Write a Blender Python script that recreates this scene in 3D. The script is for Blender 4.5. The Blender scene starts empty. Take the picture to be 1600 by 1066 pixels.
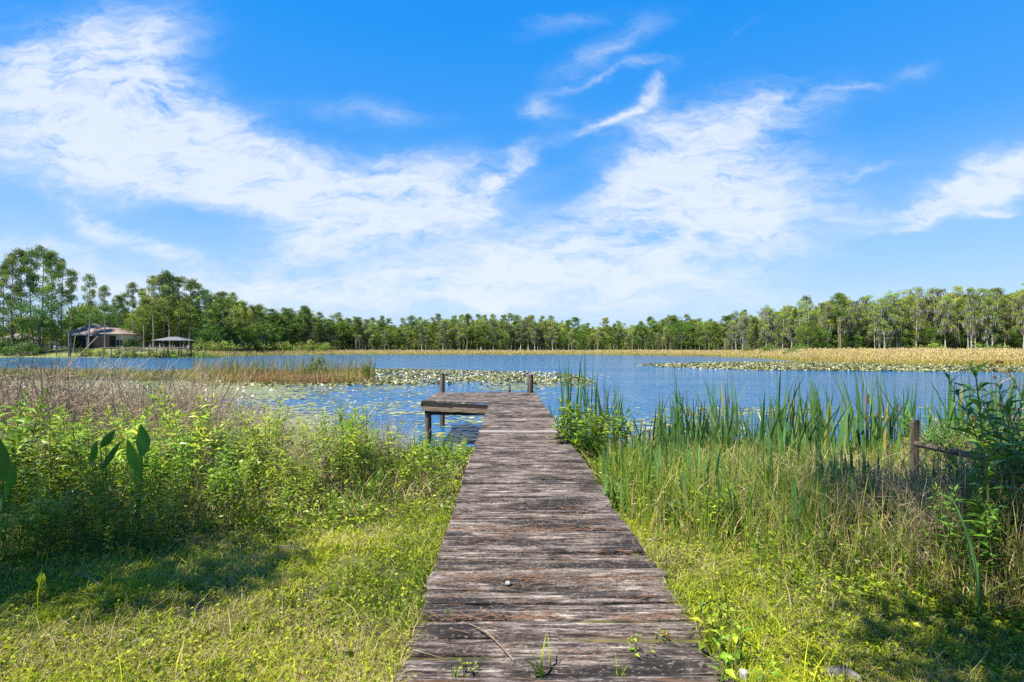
import bpy, math, numpy as np
from mathutils import Vector
R = math.radians
scene = bpy.context.scene
col = scene.collection
rng = np.random.default_rng(11)
# metric model of the place: eye 2.75 m above the lake, looking along +Y; a picture ray through (px, py)
F, HZ, EYE = 800.0, 545.0, 2.75
def PX(px, Y): return (px - 800.0) / F * Y
def PZ(py, Y): return EYE - (py - HZ) * Y / F

# ------------------------------------------------------------------ numeric helpers
def vnoise(x, y, seed=0):
    x = np.asarray(x, float); y = np.asarray(y, float)
    xi = np.floor(x).astype(np.int64); yi = np.floor(y).astype(np.int64)
    xf = x - xi; yf = y - yi
    xf = xf * xf * (3 - 2 * xf); yf = yf * yf * (3 - 2 * yf)
    def h(a, b):
        n = (a * 374761393 + b * 668265263 + seed * 1442695041) & 0x7fffffff
        n = ((n ^ (n >> 13)) * 1274126177) & 0x7fffffff
        return ((n ^ (n >> 16)) & 0xffff) / 65535.0
    a = h(xi, yi) * (1 - xf) + h(xi + 1, yi) * xf
    b = h(xi, yi + 1) * (1 - xf) + h(xi + 1, yi + 1) * xf
    return a * (1 - yf) + b * yf
def fbm(x, y, seed=0, o=4):
    s = 0; a = 0.5; t = 0
    for i in range(o):
        s = s + a * vnoise(x * 2 ** i, y * 2 ** i, seed + i * 17); t += a; a *= 0.5
    return s / t
def nrm(v):
    return v / np.maximum(np.linalg.norm(v, axis=-1, keepdims=True), 1e-9)
def rdir(n):
    return nrm(rng.normal(size=(n, 3)))

# ------------------------------------------------------------------ mesh accumulator
class Acc:
    def __init__(s): s.V = []; s.T = []; s.F = []; s.n = 0
    def add(s, v, f, t=0.5, m=0):
        v = np.asarray(v, float).reshape(-1, 3)
        s.V.append(v); s.T.append(np.array(np.broadcast_to(np.asarray(t, float), (len(v),))))
        s.F.append((np.asarray(f, np.int64) + s.n, m)); s.n += len(v)
    def merge(s, o, mat=None, off=(0, 0, 0), sc=1.0, rz=0.0):
        c, q = math.cos(rz), math.sin(rz)
        base = s.n
        for v, t in zip(o.V, o.T):
            w = v * np.asarray(sc)
            w = np.stack([w[:, 0] * c - w[:, 1] * q, w[:, 0] * q + w[:, 1] * c, w[:, 2]], 1) + np.asarray(off)
            s.V.append(w); s.T.append(t); s.n += len(w)
        for f, m in o.F: s.F.append((f + base, m if mat is None else mat))
    def mesh(s, name, mats, smooth=False):
        me = bpy.data.meshes.new(name)
        V = np.concatenate(s.V); T = np.concatenate(s.T)
        loops = np.concatenate([f.ravel() for f, m in s.F])
        tot = np.concatenate([np.full(len(f), f.shape[1]) for f, m in s.F])
        mi = np.concatenate([np.full(len(f), m) for f, m in s.F])
        start = np.concatenate([[0], np.cumsum(tot)[:-1]])
        me.vertices.add(len(V)); me.vertices.foreach_set('co', V.ravel().astype(np.float32))
        me.loops.add(len(loops)); me.loops.foreach_set('vertex_index', loops.astype(np.int32))
        me.polygons.add(len(tot)); me.polygons.foreach_set('loop_start', start.astype(np.int32))
        me.polygons.foreach_set('material_index', mi.astype(np.int32))
        me.polygons.foreach_set('use_smooth', np.full(len(tot), bool(smooth)))
        a = me.attributes.new('tint', 'FLOAT', 'POINT'); a.data.foreach_set('value', T.astype(np.float32))
        for m in (mats if isinstance(mats, (list, tuple)) else [mats]): me.materials.append(m)
        me.update(calc_edges=True)
        return me

def link(name, data, parent=None, loc=None, rz=0.0, sc=None):
    o = bpy.data.objects.new(name, data); col.objects.link(o)
    if parent is not None: o.parent = parent
    if loc is not None: o.location = loc
    if rz: o.rotation_euler = (0, 0, rz)
    if sc is not None: o.scale = sc if hasattr(sc, '__len__') else (sc, sc, sc)
    return o
def tag(o, label, cat, group=None, kind=None):
    o['label'] = label; o['category'] = cat
    if group: o['group'] = group
    if kind: o['kind'] = kind
    return o
def empty(name, loc=(0, 0, 0), rz=0.0, sc=None):
    o = link(name, None, None, loc, rz, sc); o.empty_display_size = 0.2
    return o
def instance(name, parts, loc, rz, sc, label, cat, group):
    """one thing of a kind: an Empty with copies of the part objects (mesh data shared)"""
    r = empty(name, loc, rz, sc); tag(r, label, cat, group)
    for pn, me in parts:
        p_ = link(pn, me, r)
        if pn == 'hanging_moss': p_['kind'] = 'stuff'
    return r

# ------------------------------------------------------------------ shape helpers
def box(acc, x0, x1, y0, y1, z0, z1, t=0.5, m=0):
    v = [(x, y, z) for z in (z0, z1) for y in (y0, y1) for x in (x0, x1)]
    acc.add(v, [(0, 2, 3, 1), (4, 5, 7, 6), (0, 1, 5, 4), (2, 6, 7, 3), (0, 4, 6, 2), (1, 3, 7, 5)], t, m)
def tubes(acc, P, r, sides=3, t=0.5, m=0):
    P = np.asarray(P, float); N, K, _ = P.shape
    r = np.broadcast_to(np.asarray(r, float), (N, K))
    T = nrm(np.gradient(P, axis=1))
    ref = np.where(np.abs(T[..., 2:3]) > 0.85, np.array([1.0, 0, 0]), np.array([0, 0, 1.0]))
    a = nrm(np.cross(T, ref)); b = np.cross(T, a)
    ang = np.arange(sides) * 2 * math.pi / sides
    V = P[:, :, None] + r[:, :, None, None] * (np.cos(ang)[:, None] * a[:, :, None] + np.sin(ang)[:, None] * b[:, :, None])
    idx = np.arange(N * K * sides).reshape(N, K, sides)
    A = idx[:, :-1]; B = idx[:, 1:]
    f = np.stack([A, np.roll(A, -1, 2), np.roll(B, -1, 2), B], -1).reshape(-1, 4)
    tt = np.repeat(np.broadcast_to(np.asarray(t, float), (N,)), K * sides)
    acc.add(V.reshape(-1, 3), f, tt, m)
def tube(acc, pts, r, sides=6, t=0.5, m=0): tubes(acc, [pts], [np.broadcast_to(r, (len(pts),))], sides, t, m)
def post(acc, x, y, z0, z1, r, sides=14, t=0.5, lean=(0, 0), m=0):
    """round weathered timber with an uneven, slightly chamfered top"""
    zs = [z0, z0 + (z1 - z0) * .33, z0 + (z1 - z0) * .66, z1 - .02, z1]
    ang = np.arange(sides) * 2 * math.pi / sides
    V = []
    for k, z in enumerate(zs):
        q = (z - z0) / (z1 - z0)
        rr = r * (1 + .05 * np.sin(ang * 2 + x) + .03 * np.sin(ang * 5 + q * 3)) * (1 - .06 * q) * (.9 if k == 4 else 1)
        zz = z + (.012 * np.sin(ang + x) if k >= 3 else 0)
        V.append(np.stack([x + lean[0] * q + rr * np.cos(ang), y + lean[1] * q + rr * np.sin(ang), zz + 0 * ang], 1))
    V = np.concatenate(V); n = sides
    f = [(k * n + i, k * n + (i + 1) % n, (k + 1) * n + (i + 1) % n, (k + 1) * n + i) for k in range(len(zs) - 1) for i in range(n)]
    acc.add(V, f, t, m)
    top = V[-n:]; acc.add(np.vstack([top, top.mean(0)]), [(i, (i + 1) % n, n) for i in range(n)], t, m)
def blades(acc, base, h, w, lean, laz, tint, segs=3, faz=None, m=0, p=1.8):
    base = np.asarray(base, float); N = len(base)
    h = np.broadcast_to(h, (N,)); w = np.broadcast_to(w, (N,)); lean = np.broadcast_to(lean, (N,))
    laz = np.broadcast_to(laz, (N,))
    if faz is None: faz = rng.uniform(0, 2 * math.pi, N)
    L = np.stack([np.cos(laz), np.sin(laz), 0 * laz], 1); W = np.stack([np.cos(faz), np.sin(faz), 0 * faz], 1)
    rows = []
    for i in range(segs + 1):
        t = i / segs
        c = base + L * (h * lean * t ** p)[:, None]
        c[:, 2] += h * t * (1 - .3 * np.minimum(lean, 2) * t ** 1.5)
        if i < segs:
            ww = (w * (1 - .75 * t ** 2) * .5)[:, None] * W
            rows += [c - ww, c + ww]
        else: rows.append(c)
    k = 2 * segs + 1
    V = np.stack(rows, 1).reshape(-1, 3); b = np.arange(N)[:, None] * k
    tt = np.repeat(np.broadcast_to(np.asarray(tint, float), (N,)), k)
    q = np.concatenate([b + np.array([2 * i, 2 * i + 1, 2 * i + 3, 2 * i + 2]) for i in range(segs - 1)]) if segs > 1 else None
    n0 = acc.n
    acc.add(V, b + np.array([2 * segs - 2, 2 * segs - 1, 2 * segs]), tt, m)
    if q is not None: acc.F.append((q + n0, m))
def leaves(acc, pos, d, L, W, tint, fold=0.2, droop=0.12, m=0, simple=False, roll=0.6):
    pos = np.asarray(pos, float); N = len(pos); d = nrm(np.asarray(d, float))
    L = np.broadcast_to(L, (N,))[:, None]; W = np.broadcast_to(W, (N,))[:, None]
    side = nrm(np.cross(d, np.array([0, 0, 1.0]) + rng.normal(size=(N, 3)) * roll)); n = np.cross(side, d)
    b = pos; l = pos + d * L * .45 + side * W * .5 + n * fold * W; r = pos + d * L * .45 - side * W * .5 + n * fold * W
    tip = pos + d * L - n * droop * L
    tn = np.broadcast_to(np.asarray(tint, float), (N,))
    if simple:
        V = np.stack([b, r, tip, l], 1).reshape(-1, 3); k = np.arange(N)[:, None] * 4
        acc.add(V, k + np.arange(4), np.repeat(tn, 4), m)
    else:
        c = pos + d * L * .5 + n * droop * L * .1
        V = np.stack([b, r, tip, l, c], 1).reshape(-1, 3); k = np.arange(N)[:, None] * 5
        f = np.concatenate([k + np.array(q) for q in ((0, 1, 4), (1, 2, 4), (0, 4, 3), (4, 2, 3))])
        acc.add(V, f, np.repeat(tn, 5), m)
def discs(acc, pos, r, nrmv, tint, n=8, notch=False, m=0):
    N = len(pos); nv = nrm(nrmv); a = nrm(np.cross(nv, np.array([.3, .9, .1]) + rng.normal(size=(N, 3)) * .01)); b = np.cross(nv, a)
    ph = rng.uniform(0, 2 * math.pi, N)[:, None]
    ang = np.linspace(.16, 2 * math.pi - .16, n)[None] + ph if notch else np.arange(n)[None] * 2 * math.pi / n + ph
    rr = np.broadcast_to(r, (N,))[:, None] * (1 + .07 * rng.normal(size=(N, n)))
    V = pos[:, None] + rr[..., None] * (np.cos(ang)[..., None] * a[:, None] + np.sin(ang)[..., None] * b[:, None])
    tn = np.broadcast_to(tint, (N,))
    if notch:
        V = np.concatenate([V, pos[:, None]], 1)
        k = np.arange(N)[:, None] * (n + 1)
        f = np.concatenate([k + np.array([i, i + 1, n]) for i in range(n - 1)])
        acc.add(V.reshape(-1, 3), f, np.repeat(tn, n + 1), m)
    else:
        acc.add(V.reshape(-1, 3), np.arange(N)[:, None] * n + np.arange(n), np.repeat(tn, n), m)

# ------------------------------------------------------------------ materials
def mat(name):
    m = bpy.data.materials.new(name); m.use_nodes = True
    nt = m.node_tree
    for n in list(nt.nodes): nt.nodes.remove(n)
    return m, nt, nt.nodes, nt.links
def ramp(N, L, src, stops, interp='LINEAR'):
    r = N.new('ShaderNodeValToRGB'); r.color_ramp.interpolation = interp
    e = r.color_ramp.elements
    while len(e) < len(stops): e.new(.5)
    for k, (p, c) in enumerate(stops):
        e[k].position = p; e[k].color = (*c, 1)
    L.new(src, r.inputs[0]); return r.outputs[0]
def foliage(name, stops, trans=.3, rough=.5, spec=.3, vary=.12):
    m, nt, N, L = mat(name)
    at = N.new('ShaderNodeAttribute'); at.attribute_name = 'tint'
    oi = N.new('ShaderNodeObjectInfo')
    c = ramp(N, L, at.outputs['Fac'], stops)
    hs = N.new('ShaderNodeHueSaturation'); L.new(c, hs.inputs['Color'])
    mr = N.new('ShaderNodeMapRange'); L.new(oi.outputs['Random'], mr.inputs[0])
    mr.inputs[3].default_value = 1 - vary * 1.6; mr.inputs[4].default_value = 1 + vary * 1.6
    L.new(mr.outputs[0], hs.inputs['Value'])
    mr2 = N.new('ShaderNodeMapRange'); mm = N.new('ShaderNodeMath'); mm.operation = 'FRACT'
    mm2 = N.new('ShaderNodeMath'); mm2.operation = 'MULTIPLY'; mm2.inputs[1].default_value = 7.31
    L.new(oi.outputs['Random'], mm2.inputs[0]); L.new(mm2.outputs[0], mm.inputs[0]); L.new(mm.outputs[0], mr2.inputs[0])
    mr2.inputs[3].default_value = .5 - vary * .16; mr2.inputs[4].default_value = .5 + vary * .16
    L.new(mr2.outputs[0], hs.inputs['Hue'])
    p = N.new('ShaderNodeBsdfPrincipled'); L.new(hs.outputs[0], p.inputs['Base Color'])
    p.inputs['Roughness'].default_value = rough; p.inputs['Specular IOR Level'].default_value = spec
    o = N.new('ShaderNodeOutputMaterial')
    if trans > 0:
        tr = N.new('ShaderNodeBsdfTranslucent'); L.new(hs.outputs[0], tr.inputs['Color'])
        mx = N.new('ShaderNodeMixShader'); mx.inputs[0].default_value = trans
        L.new(p.outputs[0], mx.inputs[1]); L.new(tr.outputs[0], mx.inputs[2]); L.new(mx.outputs[0], o.inputs[0])
    else: L.new(p.outputs[0], o.inputs[0])
    return m
def noisy(name, stops, scale=(4, 4, 4), rough=.8, bump=.3, detail=6, bdist=.02, spec=.3):
    m, nt, N, L = mat(name)
    tc = N.new('ShaderNodeTexCoord'); mp = N.new('ShaderNodeMapping'); mp.inputs['Scale'].default_value = scale
    L.new(tc.outputs['Object'], mp.inputs[0])
    nz = N.new('ShaderNodeTexNoise'); nz.inputs['Detail'].default_value = detail; nz.inputs['Scale'].default_value = 1
    nz.inputs['Roughness'].default_value = .62
    L.new(mp.outputs[0], nz.inputs['Vector'])
    c = ramp(N, L, nz.outputs['Fac'], stops)
    p = N.new('ShaderNodeBsdfPrincipled'); L.new(c, p.inputs['Base Color']); p.inputs['Roughness'].default_value = rough
    p.inputs['Specular IOR Level'].default_value = spec
    if bump:
        b = N.new('ShaderNodeBump'); b.inputs['Strength'].default_value = bump; b.inputs['Distance'].default_value = bdist
        L.new(nz.outputs['Fac'], b.inputs['Height']); L.new(b.outputs[0], p.inputs['Normal'])
    o = N.new('ShaderNodeOutputMaterial'); L.new(p.outputs[0], o.inputs[0])
    return m

M = {}
M['lawn'] = foliage('lawn_blades', [(0, (.52, .42, .22)), (.25, (.36, .30, .10)), (.3, (.07, .12, .006)), (.5, (.19, .26, .010)), (.7, (.37, .42, .014)), (1, (.56, .56, .04))], .4, .5, .25, 0)
M['tall'] = foliage('tall_grass', [(0, (.38, .26, .12)), (.3, (.52, .41, .16)), (.45, (.22, .27, .03)), (.75, (.12, .23, .018)), (1, (.36, .43, .03))], .35, .5, .25, 0)
M['dry'] = foliage('dry_grass', [(0, (.09, .06, .035)), (.4, (.27, .195, .11)), (.75, (.44, .34, .19)), (1, (.58, .48, .31))], .15, .7, .15, 0)
M['marsh'] = foliage('marsh_grass', [(0, (.20, .11, .05)), (.4, (.36, .23, .11)), (.6, (.44, .32, .12)), (.8, (.30, .30, .05)), (1, (.15, .21, .04))], .25, .7, .15, 0)
M['golden'] = foliage('golden_reed', [(0, (.34, .33, .06)), (.35, (.50, .42, .10)), (.7, (.58, .45, .17)), (1, (.63, .49, .27))], .3, .7, .15, 0)
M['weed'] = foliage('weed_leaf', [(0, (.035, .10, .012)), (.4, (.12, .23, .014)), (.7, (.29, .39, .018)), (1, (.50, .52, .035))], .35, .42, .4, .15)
M['weedstem'] = noisy('weed_stem', [(.3, (.10, .13, .03)), (.7, (.17, .14, .06))], (20, 20, 20), .6, 0)
M['twig'] = noisy('dead_twig', [(.25, (.13, .085, .05)), (.5, (.34, .25, .16)), (.75, (.54, .43, .31))], (9, 9, 9), .8, .2)
M['cattail'] = foliage('cattail_leaf', [(0, (.36, .25, .08)), (.2, (.15, .19, .03)), (.5, (.075, .17, .04)), (1, (.13, .24, .07))], .3, .4, .4, .12)
M['spike'] = noisy('cattail_spike', [(.3, (.06, .03, .015)), (.7, (.14, .075, .035))], (60, 60, 60), .9, .4)
M['paddle'] = foliage('paddle_leaf', [(0, (.04, .12, .015)), (.5, (.085, .23, .02)), (1, (.15, .32, .03))], .45, .5, .5, .05)
M['pad'] = foliage('lily_pad', [(0, (.12, .035, .015)), (.14, (.19, .12, .03)), (.35, (.10, .13, .02)), (.6, (.16, .20, .045)), (.85, (.25, .28, .085)), (1, (.38, .36, .15))], 0, .28, .6, 0)
M['padfar'] = foliage('raised_lily_leaf', [(0, (.06, .03, .012)), (.2, (.13, .10, .03)), (.5, (.17, .175, .04)), (.8, (.25, .25, .08)), (1, (.45, .43, .30))], .1, .5, .4, 0)
M['petal'] = foliage('white_petal', [(0, (.62, .60, .54)), (1, (.68, .68, .66))], .2, .5, .3, 0)
M['stamen'] = noisy('yellow_stamen', [(.3, (.75, .5, .05)), (.7, (.8, .6, .1))], (30, 30, 30), .7, 0)
M['purple'] = foliage('purple_floret', [(0, (.12, .08, .30)), (1, (.28, .22, .55))], .2, .6, .3, 0)
M['pineleaf'] = foliage('pine_needles', [(0, (.045, .075, .018)), (.35, (.13, .185, .03)), (.7, (.24, .31, .05)), (1, (.38, .43, .10))], .25, .6, .2, .16)
M['oakleaf'] = foliage('oak_leaf', [(0, (.025, .06, .010)), (.45, (.075, .15, .016)), (.8, (.14, .24, .022)), (1, (.24, .34, .04))], .25, .5, .3, .14)
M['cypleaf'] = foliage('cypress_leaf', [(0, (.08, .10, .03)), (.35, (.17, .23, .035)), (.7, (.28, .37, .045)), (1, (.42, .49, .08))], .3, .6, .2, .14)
M['moss'] = foliage('hanging_moss', [(0, (.16, .15, .12)), (.5, (.27, .25, .20)), (1, (.40, .37, .31))], .2, .9, .1, .1)
M['bark'] = noisy('pine_bark', [(.3, (.13, .10, .085)), (.5, (.26, .21, .18)), (.75, (.40, .35, .31))], (5, 5, 1.2), .9, .5)
M['cypbark'] = noisy('cypress_bark', [(.3, (.24, .21, .18)), (.55, (.42, .39, .35)), (.8, (.56, .53, .49))], (6, 6, .8), .9, .4)
M['deadwood'] = noisy('dead_wood', [(.3, (.07, .06, .05)), (.6, (.17, .15, .13)), (.8, (.30, .27, .24))], (14, 14, 4), .85, .4)
M['oldwood'] = noisy('post_wood', [(.28, (.02, .016, .013)), (.45, (.075, .055, .038)), (.6, (.16, .12, .078)), (.8, (.26, .21, .15))], (22, 22, 2.2), .9, .7)
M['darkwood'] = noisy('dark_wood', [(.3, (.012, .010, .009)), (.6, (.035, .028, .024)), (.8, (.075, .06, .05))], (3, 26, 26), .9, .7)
M['tanwood'] = noisy('fascia_wood', [(.3, (.07, .05, .033)), (.5, (.18, .135, .09)), (.75, (.30, .24, .175))], (2, 20, 24), .85, .5)

def deck_material(name, light=False):
    m, nt, N, L = mat(name)
    tc = N.new('ShaderNodeTexCoord')
    def nz(scale, detail=5, rough=.6, dist=0.0):
        mp = N.new('ShaderNodeMapping'); mp.inputs['Scale'].default_value = scale; L.new(tc.outputs['Object'], mp.inputs[0])
        n = N.new('ShaderNodeTexNoise'); n.inputs['Scale'].default_value = 1; n.inputs['Detail'].default_value = detail
        n.inputs['Roughness'].default_value = rough; n.inputs['Distortion'].default_value = dist
        L.new(mp.outputs[0], n.inputs['Vector']); return n.outputs['Fac']
    grain = nz((4.5, 52, 52), 10, .78); streak = nz((1.1, 26, 26), 5, .6); patch = nz((1.6, 4.5, 4.5), 5, .65); speck = nz((38, 85, 85), 5, .75)
    at = N.new('ShaderNodeAttribute'); at.attribute_name = 'tint'
    if light:
        base = ramp(N, L, grain, [(.3, (.16, .135, .125)), (.5, (.22, .195, .18)), (.7, (.31, .28, .26))])
    else:
        base = ramp(N, L, grain, [(.33, (.004, .003, .003)), (.43, (.030, .021, .017)), (.50, (.115, .086, .073)), (.57, (.245, .20, .178)), (.67, (.62, .545, .50))])
    def mixrgb(fac, a, b, bt='MIX'):
        x = N.new('ShaderNodeMix'); x.data_type = 'RGBA'; x.blend_type = bt
        L.new(fac, x.inputs[0]) if not isinstance(fac, float) else setattr(x.inputs[0], 'default_value', fac)
        for i, v in ((6, a), (7, b)):
            L.new(v, x.inputs[i]) if not isinstance(v, tuple) else setattr(x.inputs[i], 'default_value', (*v, 1))
        return x.outputs[2]
    def mr(src, a, b, lo=0.0, hi=1.0):
        x = N.new('ShaderNodeMapRange'); x.interpolation_type = 'SMOOTHSTEP'; L.new(src, x.inputs[0])
        for i, v in ((1, a), (2, b), (3, lo), (4, hi)): x.inputs[i].default_value = v
        return x.outputs[0]
    if not light:
        # black algae crust in patches, pale bleached ridges, a few rusty stains: marks of the wood itself
        base = mixrgb(mr(patch, .46, .60, 0, .9), base, (.012, .010, .010))
        base = mixrgb(mr(streak, .56, .70, 0, .7), base, (.31, .255, .225))
        base = mixrgb(mr(at.outputs['Fac'], .75, 1.0, 0, .55), base, (.28, .225, .20))
        base = mixrgb(mr(at.outputs['Fac'], .25, .0, 0, .6), base, (.016, .013, .013))
        base = mixrgb(mr(speck, .54, .64, 0, .85), base, (.010, .008, .007)); base = mixrgb(mr(speck, .44, .34, 0, .6), base, (.40, .345, .31))
        rust = nz((.9, 11, 11), 3, .5)
        base = mixrgb(mr(rust, .66, .76, 0, .6), base, (.19, .095, .045))
    if not light: base = mixrgb(1.0, base, (.84, .84, .80), 'MULTIPLY')
    p = N.new('ShaderNodeBsdfPrincipled'); L.new(base, p.inputs['Base Color']); p.inputs['Roughness'].default_value = .85
    p.inputs['Specular IOR Level'].default_value = .25
    b = N.new('ShaderNodeBump'); b.inputs['Strength'].default_value = .9; b.inputs['Distance'].default_value = .006
    L.new(grain, b.inputs['Height']); L.new(b.outputs[0], p.inputs['Normal'])
    o = N.new('ShaderNodeOutputMaterial'); L.new(p.outputs[0], o.inputs[0])
    return m
M['deck'] = deck_material('weathered_deck'); M['decklight'] = deck_material('bleached_board', True)

def ground_material():
    m, nt, N, L = mat('ground_soil')
    tc = N.new('ShaderNodeTexCoord'); at = N.new('ShaderNodeAttribute'); at.attribute_name = 'tint'
    n = N.new('ShaderNodeTexNoise'); n.inputs['Scale'].default_value = 3; n.inputs['Detail'].default_value = 8; L.new(tc.outputs['Object'], n.inputs['Vector'])
    a = ramp(N, L, n.outputs['Fac'], [(.3, (.02, .018, .007)), (.5, (.06, .06, .012)), (.7, (.15, .14, .035))])
    b = ramp(N, L, n.outputs['Fac'], [(.3, (.10, .13, .02)), (.7, (.19, .20, .045))])
    x = N.new('ShaderNodeMix'); x.data_type = 'RGBA'; L.new(at.outputs['Fac'], x.inputs[0]); L.new(a, x.inputs[6]); L.new(b, x.inputs[7])
    p = N.new('ShaderNodeBsdfPrincipled'); L.new(x.outputs[2], p.inputs['Base Color']); p.inputs['Roughness'].default_value = .95
    bp = N.new('ShaderNodeBump'); bp.inputs['Strength'].default_value = .6; bp.inputs['Distance'].default_value = .05
    L.new(n.outputs['Fac'], bp.inputs['Height']); L.new(bp.outputs[0], p.inputs['Normal'])
    o = N.new('ShaderNodeOutputMaterial'); L.new(p.outputs[0], o.inputs[0]); return m
M['ground'] = ground_material()
def water_material():
    m, nt, N, L = mat('lake_water')
    tc = N.new('ShaderNodeTexCoord')
    def nz(scale, detail, rough=.55):
        mp = N.new('ShaderNodeMapping'); mp.inputs['Scale'].default_value = scale; mp.inputs['Rotation'].default_value = (0, 0, .12)
        L.new(tc.outputs['Object'], mp.inputs[0])
        n = N.new('ShaderNodeTexNoise'); n.inputs['Scale'].default_value = 1; n.inputs['Detail'].default_value = detail; n.inputs['Roughness'].default_value = rough
        L.new(mp.outputs[0], n.inputs['Vector']); return n.outputs['Fac']
    a = nz((.8, 2.6, 1), 2.5, .5); c = nz((.03, .10, 1), 3)
    b1 = N.new('ShaderNodeBump'); b1.inputs['Strength'].default_value = .8; b1.inputs['Distance'].default_value = .22; L.new(a, b1.inputs['Height'])
    # wind patches: rougher and calmer areas
    mr = N.new('ShaderNodeMapRange'); L.new(c, mr.inputs[0]); mr.inputs[1].default_value = .35; mr.inputs[2].default_value = .65; mr.inputs[3].default_value = .12; mr.inputs[4].default_value = .30
    L.new(mr.outputs[0], b1.inputs['Distance'])
    p = N.new('ShaderNodeBsdfPrincipled'); p.inputs['Base Color'].default_value = (.012, .095, .22, 1)
    p.inputs['Roughness'].default_value = .12; p.inputs['IOR'].default_value = 1.33; p.inputs['Specular IOR Level'].default_value = .4
    L.new(b1.outputs[0], p.inputs['Normal'])
    o = N.new('ShaderNodeOutputMaterial'); L.new(p.outputs[0], o.inputs[0]); return m
M['water'] = water_material()

# ------------------------------------------------------------------ camera, sun, sky
cd = bpy.data.cameras.new('camera'); cam = bpy.data.objects.new('camera', cd); col.objects.link(cam)
cam.location = (0, 0, EYE); cam.rotation_euler = (R(90), 0, 0)
cd.sensor_width = 36; cd.lens = 18; cd.shift_y = (HZ - 533) / 1600; cd.clip_start = .05; cd.clip_end = 9000
scene.camera = cam
SUN = Vector((-.52, -.34, 1.02)).normalized()
sd = bpy.data.lights.new('sun', 'SUN'); sd.energy = 5.0; sd.angle = R(.53); sd.color = (1, .95, .86)
so = bpy.data.objects.new('sun', sd); col.objects.link(so); so.location = (-20, -14, 40)
so.rotation_euler = SUN.to_track_quat('Z', 'Y').to_euler()
scene.view_settings.view_transform = 'Standard'; scene.view_settings.look = 'None'
scene.view_settings.gamma = 1; scene.view_settings.use_curve_mapping = False
scene.view_settings.exposure = 1.18

CLOUDS = [  # centre and radii of each cirrus mass, as (picture px, py, rx, ry, tilt, weight), turned into sky directions below
 (50, 200, 190, 95, -8, .85), (190, 70, 120, 70, 15, .95), (150, 150, 190, 75, -20, .85), (310, 205, 190, 60, -30, .8),
 (230, 290, 200, 40, -12, .65), (480, 290, 190, 55, -14, .9), (620, 300, 190, 55, 0, 1.0), (520, 370, 130, 50, 25, .95), (790, 275, 65, 16, 48, .85),
 (690, 330, 150, 28, 0, .65), (590, 172, 120, 22, -6, .42), (190, 365, 105, 15, -28, .85), (60, 400, 170, 50, 0, .7), (330, 455, 330, 32, 0, .65),
 (1150, 165, 190, 35, 8, .6), (1090, 240, 150, 60, 18, 1.0), (1020, 310, 140, 55, 12, 1.0), (1190, 300, 130, 45, 10, .8), (900, 395, 260, 42, 3, .95),
 (1160, 370, 180, 45, 6, .85), (860, 455, 430, 45, 0, .95), (1025, 135, 52, 13, 40, .85), (945, 185, 85, 7, 20, .6), (950, 75, 110, 20, 30, .5),
 (850, 165, 42, 20, 0, .6), (1015, 93, 55, 9, 12, .45), (1495, 315, 110, 28, 14, 1.2), (1580, 262, 100, 40, 28, 1.1), (1420, 355, 60, 9, 12, .6), (880, 45, 70, 14, 15, .35), (930, 120, 60, 6, 22, .4), (1330, 130, 60, 8, 8, .35), (1560, 337, 40, 8, 10, .7),
 (1430, 108, 42, 13, 0, .32), (1360, 275, 70, 7, 8, .45), (770, 472, 36, 15, 22, .7), (1160, 55, 50, 5, 40, .22),
 (1110, 378, 45, 22, 0, -.7), (330, 345, 110, 20, 0, -.35), (480, 430, 70, 12, 0, -.35), (870, 300, 90, 22, 25, -.5)]
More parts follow.
